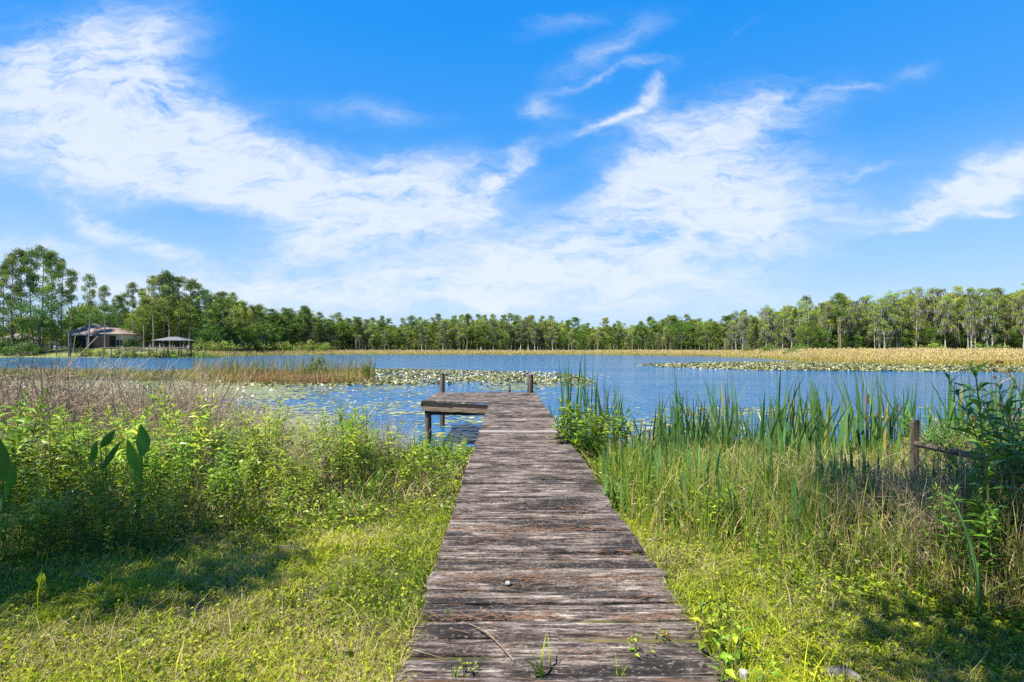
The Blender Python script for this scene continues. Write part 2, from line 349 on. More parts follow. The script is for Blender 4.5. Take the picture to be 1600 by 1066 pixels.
def build_world():
    w = bpy.data.worlds.new('World'); scene.world = w; w.use_nodes = True
    nt = w.node_tree; N = nt.nodes; L = nt.links
    for n in list(N): N.remove(n)
    sky = N.new('ShaderNodeTexSky'); sky.sky_type = 'NISHITA'; sky.sun_disc = False
    sky.sun_elevation = math.asin(SUN.z); sky.sun_rotation = math.atan2(SUN.x, SUN.y)
    sky.altitude = 20; sky.air_density = 1.0; sky.dust_density = .6; sky.ozone_density = 2.0
    tc = N.new('ShaderNodeTexCoord'); sep = N.new('ShaderNodeSeparateXYZ'); L.new(tc.outputs['Generated'], sep.inputs[0])
    def mth(op, a, b=None, c=None, clamp=False):
        n = N.new('ShaderNodeMath'); n.operation = op; n.use_clamp = clamp
        for i, v in enumerate((a, b, c)):
            if v is None: continue
            if isinstance(v, (int, float)): n.inputs[i].default_value = v
            else: L.new(v, n.inputs[i])
        return n.outputs[0]
    y = mth('MAXIMUM', sep.outputs[1], .03)
    u = mth('DIVIDE', sep.outputs[0], y); v = mth('DIVIDE', sep.outputs[2], y)
    cmb = N.new('ShaderNodeCombineXYZ'); L.new(u, cmb.inputs[0]); L.new(v, cmb.inputs[1])
    # gentle warp so the masses get torn, feathered outlines
    def noise(vec, scale, detail, rough, rot=0.0, loc=(0, 0, 0), dist=0.0):
        mp = N.new('ShaderNodeMapping'); mp.inputs['Scale'].default_value = scale; mp.inputs['Rotation'].default_value = (0, 0, rot); mp.inputs['Location'].default_value = loc
        L.new(vec, mp.inputs[0])
        n = N.new('ShaderNodeTexNoise'); n.inputs['Scale'].default_value = 1; n.inputs['Detail'].default_value = detail
        n.inputs['Roughness'].default_value = rough; n.inputs['Distortion'].default_value = dist
        L.new(mp.outputs[0], n.inputs['Vector']); return n
    wn = noise(cmb.outputs[0], (4, 6, 1), 5, .6)
    sb = N.new('ShaderNodeVectorMath'); sb.operation = 'SUBTRACT'; L.new(wn.outputs['Color'], sb.inputs[0]); sb.inputs[1].default_value = (.5, .5, .5)
    sm = N.new('ShaderNodeVectorMath'); sm.operation = 'MULTIPLY_ADD'; L.new(sb.outputs[0], sm.inputs[0]); sm.inputs[1].default_value = (.22, .12, 0); L.new(cmb.outputs[0], sm.inputs[2])
    P = sm.outputs[0]
    acc = 0.0
    for (px, py, rx, ry, ang, amp) in CLOUDS:
        mp = N.new('ShaderNodeMapping'); mp.vector_type = 'TEXTURE'
        mp.inputs['Location'].default_value = ((px - 800) / F, (HZ - py) / F, 0)
        mp.inputs['Rotation'].default_value = (0, 0, R(ang)); mp.inputs['Scale'].default_value = (rx / F, ry / F, 1)
        L.new(P, mp.inputs[0])
        d = N.new('ShaderNodeVectorMath'); d.operation = 'DOT_PRODUCT'; L.new(mp.outputs[0], d.inputs[0]); L.new(mp.outputs[0], d.inputs[1])
        e = mth('POWER', .3679, d.outputs['Value'])
        acc = mth('MULTIPLY_ADD', e, amp, acc)
    big = noise(P, (3.2, 7.5, 1), 8, .62, R(-14), dist=.3).outputs['Fac']
    fine = noise(P, (11, 34, 1), 9, .70, R(-24), (3, 1, 0), .35).outputs['Fac']
    tex = mth('MULTIPLY_ADD', fine, .58, mth('MULTIPLY', big, .62))          # about .25 .. .95, mean .6
    mod = mth('MULTIPLY_ADD', tex, 4.3, -1.60)                                # about 0 .. 1.8
    den = mth('MULTIPLY', mth('MINIMUM', mth('MAXIMUM', acc, 0.0), 1.25), mod)
    mr = N.new('ShaderNodeMapRange'); mr.interpolation_type = 'SMOOTHSTEP'; L.new(den, mr.inputs[0])
    mr.inputs[1].default_value = .0; mr.inputs[2].default_value = 1.45; mr.inputs[3].default_value = 0; mr.inputs[4].default_value = .88
    # horizon veil
    hz = N.new('ShaderNodeMapRange'); hz.interpolation_type = 'SMOOTHSTEP'; L.new(sep.outputs[2], hz.inputs[0])
    hz.inputs[1].default_value = .34; hz.inputs[2].default_value = -.02; hz.inputs[3].default_value = 0; hz.inputs[4].default_value = .08
    cov = mth('SUBTRACT', 1.0, mth('MULTIPLY', mth('SUBTRACT', 1.0, mr.outputs[0]), mth('SUBTRACT', 1.0, hz.outputs[0])))
    hs = N.new('ShaderNodeHueSaturation'); L.new(sky.outputs[0], hs.inputs['Color']); hs.inputs['Saturation'].default_value = 1.35; hs.inputs['Value'].default_value = 1.15; hs.inputs['Hue'].default_value = .497
    zr = N.new('ShaderNodeMapRange'); L.new(sep.outputs[2], zr.inputs[0]); zr.inputs[1].default_value = 0; zr.inputs[2].default_value = 1
    grad = ramp(N, L, zr.outputs[0], [(.0, (2.45, 3.45, 4.85)), (.09, (2.15, 3.30, 4.95)), (.16, (1.62, 3.05, 5.1)), (.34, (.36, 2.0, 5.1)), (.53, (.06, 1.62, 5.0)), (1, (.05, 1.1, 4.0))])
    ml = N.new('ShaderNodeMix'); ml.data_type = 'RGBA'; ml.inputs[0].default_value = .85; L.new(hs.outputs[0], ml.inputs[6]); L.new(grad, ml.inputs[7])
    mx = N.new('ShaderNodeMix'); mx.data_type = 'RGBA'; L.new(cov, mx.inputs[0]); L.new(ml.outputs[2], mx.inputs[6]); mx.inputs[7].default_value = (4.35, 4.72, 5.12, 1)
    bg = N.new('ShaderNodeBackground'); L.new(mx.outputs[2], bg.inputs[0]); bg.inputs[1].default_value = .0865
    o = N.new('ShaderNodeOutputWorld'); L.new(bg.outputs[0], o.inputs[0])
build_world()

# ------------------------------------------------------------------ terrain and lake
FARP = np.array([-600, 0, 250, 340, 400, 530, 900, 1000, 1100, 1180, 1260, 1400, 1600, 2300], float)
FARY = np.array([150, 165, 165, 180, 205, 242, 242, 216, 192, 150, 105, 84, 78, 70], float)
def far_y(px): return np.interp(px, FARP, FARY)
def near_h(x, y):
    yy = y + .9 * (fbm(x * .35, y * .35, 3) - .5) + .10 * np.clip(x - 2, 0, 8) - .05 * np.clip(-x - 3, 0, 8)
    return np.interp(yy, [-60, 0, 3, 4.5, 7, 9.5, 11.5, 13, 16, 30], [1.5, 1.30, 1.26, 1.14, .85, .42, .02, -.3, -.9, -1.6]) + .07 * (fbm(x * .9, y * .9, 5) - .5)
def gh(x, y):
    x = np.asarray(x, float); y = np.asarray(y, float)
    hn = near_h(x, y)
    px = 800 + F * x / np.maximum(y, 1.0); d = y - far_y(np.clip(px, -600, 2300))
    hf = np.interp(d, [-30, -2, 2, 12, 40, 400, 2500], [-1.6, -.1, .15, .6, 1.2, 2.2, 4])
    hl = np.interp(d, [-30, -2, 1, 8, 14, 60, 2500], [-1.6, -.1, .4, 1.5, 2.9, 3.4, 4.5])
    k = np.clip((350 - px) / 80, 0, 1)
    return np.where(y > 25, hf * (1 - k) + hl * k, hn)
def make_terrain():
    rr = np.concatenate([[0.0], np.geomspace(.4, 3200, 190)]); th = np.linspace(0, 2 * math.pi, 361)[:-1]
    # finer directions ahead
    th = np.sort(np.concatenate([th, np.linspace(R(40), R(140), 200)])); nt = len(th)
    X = rr[1:, None] * np.cos(th); Y = rr[1:, None] * np.sin(th)
    Z = gh(X, Y)
    px = 800 + F * X / np.maximum(Y, 1.0)
    t = ((Y > 120) & (px < 380) & (px > -400) & (Y < far_y(np.clip(px, -600, 2300)) + 45)).astype(float)
    V = np.stack([X, Y, Z], -1).reshape(-1, 3)
    idx = np.arange(V.shape[0]).reshape(len(rr) - 1, nt)
    A, B = idx[:-1], idx[1:]
    f = np.stack([A, B, np.roll(B, -1, 1), np.roll(A, -1, 1)], -1).reshape(-1, 4)
    acc = Acc(); acc.add(V, f, t.ravel())
    c = acc.n; acc.add([(0, 0, float(gh(0, 0)))], np.zeros((0, 3), int))
    acc.F.append((np.stack([np.full(nt, c), idx[0], np.roll(idx[0], -1)], -1), 0))
    o = link('ground', acc.mesh('ground', M['ground'], True)); tag(o, 'grassy bank and lake shore running out to the horizon', 'ground', kind='structure')
make_terrain()
a = Acc(); a.add([(-2500, -60, 0), (2500, -60, 0), (2500, 2500, 0), (-2500, 2500, 0)], [(0, 1, 2, 3)])
tag(link('water', a.mesh('water', M['water'])), 'rippled deep blue lake water', 'lake', kind='structure')

# ------------------------------------------------------------------ the boardwalk
def XL(y): return -.480 - .0100 * y
def XR(y): return .985 - .0090 * y
def DZ(y): return 1.33 - .0075 * y + .018 * np.sin(y * 1.1 + .6) + .012 * np.sin(y * 2.3)
dock = empty('dock', (0, 0, 0))
tag(dock, 'long weathered grey plank boardwalk with an L shaped platform at its lake end', 'dock')
def plank(acc, p0, p1, width, zL, zR, seed, tint, tilt=0.0, bend=0.0, thick=.04, rough=1.0):
    """one board from p0 to p1 (plan positions of its near edge ends); its top is eroded into ridges along the grain"""
    L = math.hypot(p1[0] - p0[0], p1[1] - p0[1]); nx = max(14, int(L / .03)); ny = 9
    s = np.linspace(0, 1, nx)[None, :]; q = np.linspace(0, 1, ny)[:, None]
    dx, dy = (p1[0] - p0[0]) / L, (p1[1] - p0[1]) / L
    edge = .022 * (fbm(s * L * 5, seed * 3.1 + 0 * s, 1) - .5) * (1 - q) + .010 * (fbm(s * L * 5, seed * 7.7 + 0 * s, 2) - .5) * q
    along = s * L; across = q * width + edge + bend * np.sin(math.pi * s)
    X = p0[0] + dx * along - dy * across; Y = p0[1] + dy * along + dx * across
    g = fbm(along * 2.2 + seed * 13.7, q * 11 + seed * 5.3 + 0 * s, 4, 3)
    g2 = vnoise(along * 1.1 + seed * 3, q * 6 + seed + 0 * s, 9)
    z = zL * (1 - s) + zR * s + rough * (-.034 * np.clip(.52 - g, 0, 1) - .012 * (g2 < .24)) + tilt * (q - .5)
    z = z - .014 * (np.abs(q - .5) > .47) - .004 * (np.abs(q - .5) > .36) + .006 * np.sin(math.pi * 2 * s + seed) * q
    tp = np.stack([X + 0 * z, Y + 0 * z, z], -1).reshape(-1, 3)
    t = np.clip(tint + .25 * (g - .5) + 0 * X, 0, 1).ravel()
    idx = np.arange(nx * ny).reshape(ny, nx)
    f = np.stack([idx[:-1, :-1], idx[:-1, 1:], idx[1:, 1:], idx[1:, :-1]], -1).reshape(-1, 4)
    n0 = acc.n; acc.add(tp, f, t)
    rim = np.concatenate([idx[0, :], idx[1:, -1], idx[-1, -2::-1], idx[-2:0:-1, 0]])
    lo = tp[rim].copy(); lo[:, 2] -= thick
    k = len(rim); m0 = acc.n; acc.add(lo, np.zeros((0, 4), int), .2)
    i = np.arange(k); j = (i + 1) % k
    acc.F.append((np.stack([rim[i] + n0, m0 + i, m0 + j, rim[j] + n0], -1), 0))
deck = Acc(); pale = Acc()
y = -1.2; i = 0
gaps = {2.74: .028, 3.11: .03, 5.75: .03, 4.2: .02, 7.4: .02, 11.9: .03}
while y < 18.05:
    wdt = float(rng.uniform(.122, .160)); yy = y
    for g, s in gaps.items():
        if abs(y - g) < .08: yy += s; gaps.pop(g); break
    j = rng.normal(0, .005, 2); rot = rng.normal(0, .010)
    p0 = (XL(yy) + j[0] - .01, yy - rot); p1 = (XR(yy) + j[1] + .01 + (.016 if rng.random() < .12 else 0), yy + rot)
    zz = float(DZ(yy)); dz = rng.normal(0, .006, 2)
    light = 9.10 < yy < 9.26 and not pale.n
    if light:
        plank(pale, (p0[0] - .01, yy), (p1[0] + .02, yy), .13, zz + .022, zz + .022, 77, .9, 0, 0, .05, .35)
        yy += .0
        wdt = .13
    elif yy > 14.25:
        # platform boards: carry on to the left, fanned a little because the far bent has sunk
        k = (yy - 14.25) / 3.8; lift = .055 * (1 - k)
        pl = (-2.56 - .07 * k, yy + .30 * (1 - k)); 
        plank(deck, pl, p1, wdt * (1 - .08 * k), zz + lift, zz + dz[1], i, rng.uniform(.15, .8), rng.normal(0, .006), rng.normal(0, .006))
    else:
        plank(deck, p0, p1, wdt, zz + dz[0], zz + dz[1], i, rng.uniform(.05, .9), rng.normal(0, .007), rng.normal(0, .008))
    y = yy + wdt + float(rng.choice([.006, .012, .018, .028], p=[.3, .3, .25, .15])); i += 1
link('deck', deck.mesh('deck', M['deck']), dock)
o = link('pale_board', pale.mesh('pale_board', M['decklight']), dock); o['label'] = 'single bleached pale board lying across the deck'
# framing under the platform: dark rim joist, two pieces of tan fascia, a dark beam behind, round legs
def slab(acc, a, b, z0a, z1a, z0b, z1b, th, t=.5):
    dx, dy = b[0] - a[0], b[1] - a[1]; l = math.hypot(dx, dy); nx, ny = -dy / l * th, dx / l * th
    v = [(a[0], a[1], z0a), (b[0], b[1], z0b), (b[0], b[1], z1b), (a[0], a[1], z1a)]
    v += [(p[0] + nx, p[1] + ny, p[2]) for p in v]
    acc.add(v, [(0, 1, 2, 3), (7, 6, 5, 4), (0, 4, 5, 1), (3, 2, 6, 7), (1, 5, 6, 2), (0, 3, 7, 4)], t)
zt = float(DZ(14.4))
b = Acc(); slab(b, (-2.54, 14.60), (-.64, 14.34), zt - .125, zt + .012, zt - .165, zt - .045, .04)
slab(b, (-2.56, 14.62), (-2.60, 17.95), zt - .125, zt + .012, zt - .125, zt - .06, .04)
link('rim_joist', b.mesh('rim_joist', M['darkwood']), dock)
for (xa, xb, ya, yb, s) in ((-2.57, -1.62, 14.575, 14.45, 0), (-1.66, -.64, 14.43, 14.30, .012)):
    b = Acc(); slab(b, (xa, ya), (xb, yb), zt - .235 - s, zt - .115 - s, zt - .25 - s - .02, zt - .135 - s - .02, .03)
    link('fascia_board', b.mesh('fascia_board', M['tanwood']), dock)
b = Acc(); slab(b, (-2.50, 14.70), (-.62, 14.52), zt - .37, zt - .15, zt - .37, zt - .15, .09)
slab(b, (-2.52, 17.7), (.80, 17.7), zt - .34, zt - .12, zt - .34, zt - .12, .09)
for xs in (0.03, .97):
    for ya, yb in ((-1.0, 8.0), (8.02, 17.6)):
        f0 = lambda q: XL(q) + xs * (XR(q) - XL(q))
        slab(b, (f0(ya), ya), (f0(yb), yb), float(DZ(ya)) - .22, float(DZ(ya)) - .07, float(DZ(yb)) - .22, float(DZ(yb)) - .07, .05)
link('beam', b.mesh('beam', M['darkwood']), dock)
b = Acc(); tube(b, [(-2.2, 14.66, zt - .26), (-1.55, 15.6, zt - .2)], .03, 4)
link('brace', b.mesh('brace', M['tanwood']), dock)
def dock_post(name, x, y, z0, z1, r, lean=(0, 0)):
    b = Acc(); post(b, x, y, z0, z1, r, 14, .5, lean); return link(name, b.mesh(name, M['oldwood'], False), dock)
dock_post('leg', -2.43, 14.82, -1.2, zt - .07, .105)
dock_post('leg', -.55, 14.75, -1.2, zt - .1, .09)
for yy in (5.5, 9.0, 12.0):
    dock_post('leg', XL(yy) + .12, yy, -1.2, float(DZ(yy)) - .08, .085); dock_post('leg', XR(yy) - .12, yy, -1.2, float(DZ(yy)) - .08, .085)
dock_post('post', -2.47, 18.10, -1.2, PZ(583.5, 18.1), .092, (.01, 0))
dock_post('post', PX(829, 18.05), 18.10, -1.2, PZ(585, 18.1), .108, (-.01, 0))
# broken-off pointed stub standing at the end edge
b = Acc(); ang = np.arange(9) * 2 * math.pi / 9; V = []
for z, r in ((-1.2, .09), (1.15, .085), (1.27, .075), (1.36, .05), (1.47, .035), (1.55, .012)):
    V.append(np.stack([PX(794.5, 18.1) + r * np.cos(ang) * (1 + .2 * np.sin(ang * 3)) + .03 * (z > 1.3), 18.14 + r * np.sin(ang), z + .02 * np.sin(ang * 2)], 1))
f = [(k * 9 + q, k * 9 + (q + 1) % 9, k * 9 + 9 + (q + 1) % 9, k * 9 + 9 + q) for k in range(5) for q in range(9)]
b.add(np.concatenate(V), f); o = link('post', b.mesh('post', M['deadwood']), dock); o['label'] = 'short splintered pointed stub of a broken post'
# things lying on the boards
b = Acc(); n = 9; ph = np.linspace(0, math.pi, 6); V = []
for p_ in ph: V.append(np.stack([.022 * math.sin(p_) * np.cos(np.arange(n) * 2 * math.pi / n) * (1 + .15 * rng.normal(size=n)), .017 * math.sin(p_) * np.sin(np.arange(n) * 2 * math.pi / n) * (1 + .15 * rng.normal(size=n)), -.014 * math.cos(p_) + 0 * np.arange(n)], 1))
b.add(np.concatenate(V), [(k * n + q, k * n + (q + 1) % n, k * n + n + (q + 1) % n, k * n + n + q) for k in range(5) for q in range(n)])
M['stone'] = noisy('pale_stone', [(.3, (.16, .15, .135)), (.7, (.36, .34, .31))], (40, 40, 40), .8, .3)
tag(link('stone', b.mesh('stone', M['stone'], True), None, (PX(794, 3.14), 3.14, float(DZ(3.14)) + .010)), 'small pale stone lying on the boards of the dock', 'stone')
b = Acc(); yt = 2.55; zz = float(DZ(2.5)) + .012
tube(b, [(PX(722, 2.70), 2.70, zz), (PX(752, 2.60), 2.60, zz + .015), (PX(765, 2.54), 2.54, zz + .02), (PX(785, 2.44), 2.44, zz + .012), (PX(803, 2.36), 2.36, zz)], [.002, .0035, .004, .004, .003], 5)
tube(b, [(PX(752, 2.60), 2.60, zz + .015), (PX(742, 2.62), 2.62, zz + .004)], [.003, .0015], 4)
tag(link('twig', b.mesh('twig', M['tanwood'])), 'thin bent tan twig lying on the near end of the dock', 'twig')
# brown pine needles caught on the boards
N_ = 620; yy = np.concatenate([rng.uniform(1.9, 5, 300), rng.uniform(5, 10, 110), np.repeat([3.22, 4.15, 2.75], 70) + rng.normal(0, .02, 210)])
xx = XL(yy) + rng.beta(1.2, 1.2, N_) * 1.45; keep = fbm(xx * 3, yy * 3, 21) > .42; xx, yy = xx[keep], yy[keep]; n = len(xx)
an = rng.normal(0, .6, n); l = rng.uniform(.03, .08, n); z = DZ(yy) + .006
P = np.stack([np.stack([xx + s * l * np.cos(an), yy + s * l * np.sin(an), z + .004 * (1 - s * s)], 1) for s in (-1, 0, 1)], 1)
b = Acc(); tubes(b, P, .0013, 3, rng.random(n))
M['needle'] = foliage('dead_needles', [(0, (.10, .045, .02)), (1, (.21, .105, .05))], 0, .7, .2, 0)
tag(link('pine_needles', b.mesh('pine_needles', M['needle'])), 'fallen rust brown pine needles scattered over the dock boards', 'pine needles', kind='stuff')

# ------------------------------------------------------------------ near ground cover
def off_dock(x, y, pad=0.0): return (x < XL(y) - pad) | (x > XR(y) + pad) | (y > 18.2)
def weed_line(x):   # where the mown grass gives way to tall growth
    return np.where(x < 0.25, np.clip(5.75 + .52 * x, 3.0, 5.6), np.clip(5.75 - 1.12 * x, 2.35, 4.8)) + .5 * (fbm(x * 1.3, x * 0 + 3, 8) - .5)
def lawn():
    acc = Acc()
    # grass blades: density thins with distance as the blades get fewer pixels
    n = 520000
    y = 1.5 * (7.2 / 1.5) ** rng.random(n); u = rng.uniform(-1.9, 1.9, n); u = np.where(np.abs(u) > 1.25, np.where(rng.random(n) < .55, u, u * .62), u); x = u * y + rng.normal(0, .05, n)
    k = off_dock(x, y, -.015) & (y < weed_line(x) + .5 + .7 * rng.random(n)); x, y = x[k], y[k]; n = len(x)
    pt = fbm(x * 1.4, y * 1.4, 31); pt2 = fbm(x * 5, y * 5, 32)
    k = rng.random(n) < np.clip(.25 + 1.9 * (pt2 - .25), .12, 1); x, y, pt, pt2 = x[k], y[k], pt[k], pt2[k]; n = len(x)
    z = gh(x, y) - .005
    near_dock = np.exp(-np.minimum(np.abs(x - XL(y)), np.abs(x - XR(y))) / .10)
    h = (.030 + .05 * rng.random(n) ** 2 + .05 * np.clip(pt - .45, 0, 1)) * (1 + .9 * near_dock) * (1 + 1.6 * (rng.random(n) < .02))
    w = .0046 * (y / 2.5) ** .7 * rng.uniform(.6, 1.5, n)
    straw = rng.random(n) < np.clip(.20 + 1.5 * (fbm(x * 1.6, y * 1.6, 37) - .45) + .14 * (x > .3), .05, .75)
    tint = np.where(straw, rng.uniform(0, .25, n), np.clip(.64 + 1.1 * (pt - .5) + .20 * rng.normal(size=n), .3, 1))
    blades(acc, np.stack([x, y, z], 1), h, w, rng.uniform(.2, 1.5, n), rng.uniform(0, 6.28, n), tint, 2)
    # small round clover-like and broad leaves between the blades
    n = 70000
    y = 1.5 * (6.5 / 1.5) ** rng.random(n); x = rng.uniform(-1.25, 1.25, n) * y
    k = off_dock(x, y, 0) & (y < weed_line(x) + .4) & (fbm(x * 2, y * 2, 41) + .2 * rng.normal(size=n) > .52); x, y = x[k], y[k]; n = len(x)
    pos = np.stack([x, y, gh(x, y) + rng.uniform(.008, .055, n)], 1)
    d = nrm(np.stack([rng.normal(size=n), rng.normal(size=n), rng.uniform(-.2, .7, n)], 1))
    big = np.where(rng.random(n) < .025, 1.8, 1.0)
    leaves(acc, pos, d, rng.uniform(.014, .03, n) * big, rng.uniform(.010, .02, n) * big, np.clip(.60 + .13 * rng.normal(size=n), .32, .9), .15, .1, 0, True)
    # coarser dark tufts and weeds in the turf
    m = 260; cy = 1.7 * (5.6 / 1.7) ** rng.random(m); cx = rng.uniform(-1.2, 1.2, m) * cy
    k = off_dock(cx, cy, .03) & (cy < weed_line(cx) + .2); cx, cy = cx[k], cy[k]; m = len(cx); q = 26
    x = np.repeat(cx, q) + rng.normal(0, .022, m * q); y = np.repeat(cy, q) + rng.normal(0, .022, m * q); hh = np.repeat(rng.uniform(.05, .13, m), q)
    blades(acc, np.stack([x, y, gh(x, y) - .005], 1), hh * rng.uniform(.5, 1.1, m * q), .0055, rng.uniform(.1, .8, m * q), rng.uniform(0, 6.28, m * q), np.clip(np.repeat(rng.uniform(.32, .6, m), q) + .06 * rng.normal(size=m * q), .29, .8), 3)
    # dead thatch
    n = 26000
    y = 1.5 * (6.0 / 1.5) ** rng.random(n); x = rng.uniform(-1.25, 1.25, n) * y
    k = off_dock(x, y, 0) & (y < weed_line(x) + .4) & (fbm(x * 1.8, y * 1.8, 43) > .46); x, y = x[k], y[k]; n = len(x)
    blades(acc, np.stack([x, y, gh(x, y) + rng.uniform(.003, .03, n)], 1), .02, .0028, rng.uniform(2, 5, n), rng.uniform(0, 6.28, n), rng.uniform(0, .22, n), 2)
    tag(link('lawn_grass', acc.mesh('lawn_grass', M['lawn'])), 'short yellow green lawn grass with clover on both sides of the dock', 'grass', kind='stuff')
lawn()
def tall_grass():
    acc = Acc()
    n = 150000
    y = 2.3 * (12.2 / 2.3) ** rng.random(n); x = rng.uniform(-1.6, 1.6, n) * y
    wl = weed_line(x)
    k = off_dock(x, y, .0) & (y > wl - .15) & (gh(x, y) > -.25)
    right = x > .3
    # left side: mostly a fringe along the dock and an undergrowth below the leafy weeds
    dl = XL(y) - x
    k &= right | (dl < 1.1 + .5 * fbm(y, x, 3)) | (rng.random(n) < .42)
    x, y, wl, right, dl = x[k], y[k], wl[k], right[k], dl[k]; n = len(x)
    k = rng.random(n) < np.clip(2.4 * (fbm(x * 2.4, y * 2.4, 51) - .22), .15, 1); x, y, wl, right, dl = x[k], y[k], wl[k], right[k], dl[k]; n = len(x)
    ed = np.clip((y - wl + .25) / np.where(right, .8, 1.3), .12, 1)
    dd = np.minimum(np.abs(x - XL(y)), np.abs(x - XR(y)))
    h = (.22 + np.where(right, .60, .42) * rng.random(n)) * ed * np.where(right & (x > 2.6) & (y > 3.6) & (y < 5.7), .62, 1) * (1 + .35 * (fbm(x * 1.1, y * 1.1, 53) - .5)) * np.where(right, 1.0, .85) * np.clip(.45 + dd / .7, .45, 1)
    w = (.0042 + .0065 * rng.random(n) ** 2) * np.clip(y / 4.5, .8, 2.2)
    strawp = np.where(right, .24 + .9 * (fbm(x * .8, y * .8, 57) - .5), .22)
    tint = np.where(rng.random(n) < strawp, rng.uniform(0, .36, n), np.clip(.70 + .17 * rng.normal(size=n), .42, 1))
    blades(acc, np.stack([x, y, gh(x, y) - .02], 1), h, w, np.abs(rng.normal(.3, .3, n)), rng.uniform(0, 6.28, n), tint, 3)
    tag(link('tall_grass', acc.mesh('tall_grass', M['tall'])), 'unmown green and straw coloured bank grass beside the dock', 'tall grass', kind='stuff')
    # dead grass: grey brown arching tangle, heaviest at the right and on the left bank
    acc = Acc()
    n = 70000
    y = 2.4 * (10.8 / 2.4) ** rng.random(n); x = rng.uniform(-1.2, 1.25, n) * y
    wl = weed_line(x); right = x > .3
    dens = np.where(right, np.clip(.12 + .6 * (x - 1.7), .10, 1) * np.clip(1.6 - (y - wl) / 4, .25, 1), np.clip(.25 + .12 * (y - 5), .1, .6))
    k = off_dock(x, y, .05) & (y > wl - .05) & (rng.random(n) < dens); x, y, wl, right = x[k], y[k], wl[k], right[k]; n = len(x)
    ed = np.clip((y - wl + .3) / .9, .15, 1)
    mound = np.where(right, .16 + .5 * np.clip((x - 1.9) / 1.3, 0, 1) * np.where(y > 4.1, .45, 1), .1) * ed
    z = gh(x, y) + mound * rng.random(n)
    h = rng.uniform(.08, .40, n) * ed
    blades(acc, np.stack([x, y, z], 1), h, np.clip(.0035 * y / 3, .0035, .010) * rng.uniform(.6, 1.6, n), np.abs(rng.normal(.9, .8, n)), rng.uniform(0, 6.28, n), np.clip(rng.normal(.5, .25, n), 0, 1), 4)
    tag(link('dead_grass', acc.mesh('dead_grass', M['dry'])), 'grey brown dead grass tangled on the bank', 'dead grass', kind='stuff')
    # low leafy ground cover creeping under the tall growth
    acc = Acc(); n = 60000
    y = 2.3 * (9.5 / 2.3) ** rng.random(n); x = rng.uniform(-1.2, 1.25, n) * y
    wl = weed_line(x); right = x > .3
    k = off_dock(x, y, .05) & (y > wl - .5) & (fbm(x * 1.7, y * 1.7, 61) + np.where(right, np.where(x > 2.0, .04, -.07), .05) + .08 * rng.normal(size=n) > .48); x, y, wl, right = x[k], y[k], wl[k], right[k]; n = len(x)
    ed = np.clip((y - wl + .6) / 1.4, .1, 1)
    z = gh(x, y) + rng.random(n) ** .7 * np.where(right, .34, .5) * ed
    d = nrm(np.stack([rng.normal(size=n), rng.normal(size=n) - .3, rng.uniform(-.4, .8, n)], 1))
    s = np.clip(y / 4, .8, 2)
    leaves(acc, np.stack([x, y, z], 1), d, rng.uniform(.03, .065, n) * s, rng.uniform(.014, .030, n) * s, np.clip(rng.normal(.45, .2, n), 0, 1), .2, .15, 0, True)
    tag(link('ground_cover', acc.mesh('ground_cover', M['weed'])), 'low leafy ground cover under the tall weeds', 'ground cover', kind='stuff')
tall_grass()

# ------------------------------------------------------------------ leafy weeds, brush, cattails, paddle-leaved plants
def weed_variant(seed, ns=7, hmin=.55, hmax=1.0, spread=.17, ll=(.065, .115), lw=.24, per=30, bt=.5):
    global rng
    keep = rng; rng = np.random.default_rng(seed)
    st, lf = Acc(), Acc()
    for i in range(ns):
        az = rng.uniform(0, 6.28); h = rng.uniform(hmin, hmax); ln = rng.uniform(.05, .32) * h; r0 = spread * math.sqrt(rng.random())
        b0 = np.array([r0 * math.cos(az), r0 * math.sin(az), -.05]); K = 8; t = np.linspace(0, 1, K)
        az2 = az + rng.normal(0, .7)
        pts = b0 + np.stack([ln * t ** 1.7 * math.cos(az2) + .02 * np.sin(t * 5 + seed), ln * t ** 1.7 * math.sin(az2), h * t], 1)
        tube(st, pts, np.linspace(.0055, .002, K), 4)
        m = int(per * h / .8); tt = np.clip(.14 + .86 * np.sqrt(np.linspace(.02, 1, m)) + rng.normal(0, .01, m), 0, 1)
        p = np.stack([np.interp(tt, t, pts[:, c]) for c in range(3)], 1)
        aa = np.arange(m) * 2.4 + rng.uniform(0, 6); up = rng.uniform(.1, .8, m) + .9 * (tt > .93)
        d = np.stack([np.cos(aa), np.sin(aa), up], 1)
        L = rng.uniform(*ll, m) * (1.05 - .45 * (tt > .92)) * np.clip(.5 + tt, .6, 1.1)
        base = rng.normal(bt, .12)
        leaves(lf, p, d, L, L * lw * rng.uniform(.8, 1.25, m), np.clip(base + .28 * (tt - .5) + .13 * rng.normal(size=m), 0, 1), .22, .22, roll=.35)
    rng = keep
    return [('stems', st.mesh('weed_stems', M['weedstem'])), ('leaves', lf.mesh('weed_leaves', M['weed']))]
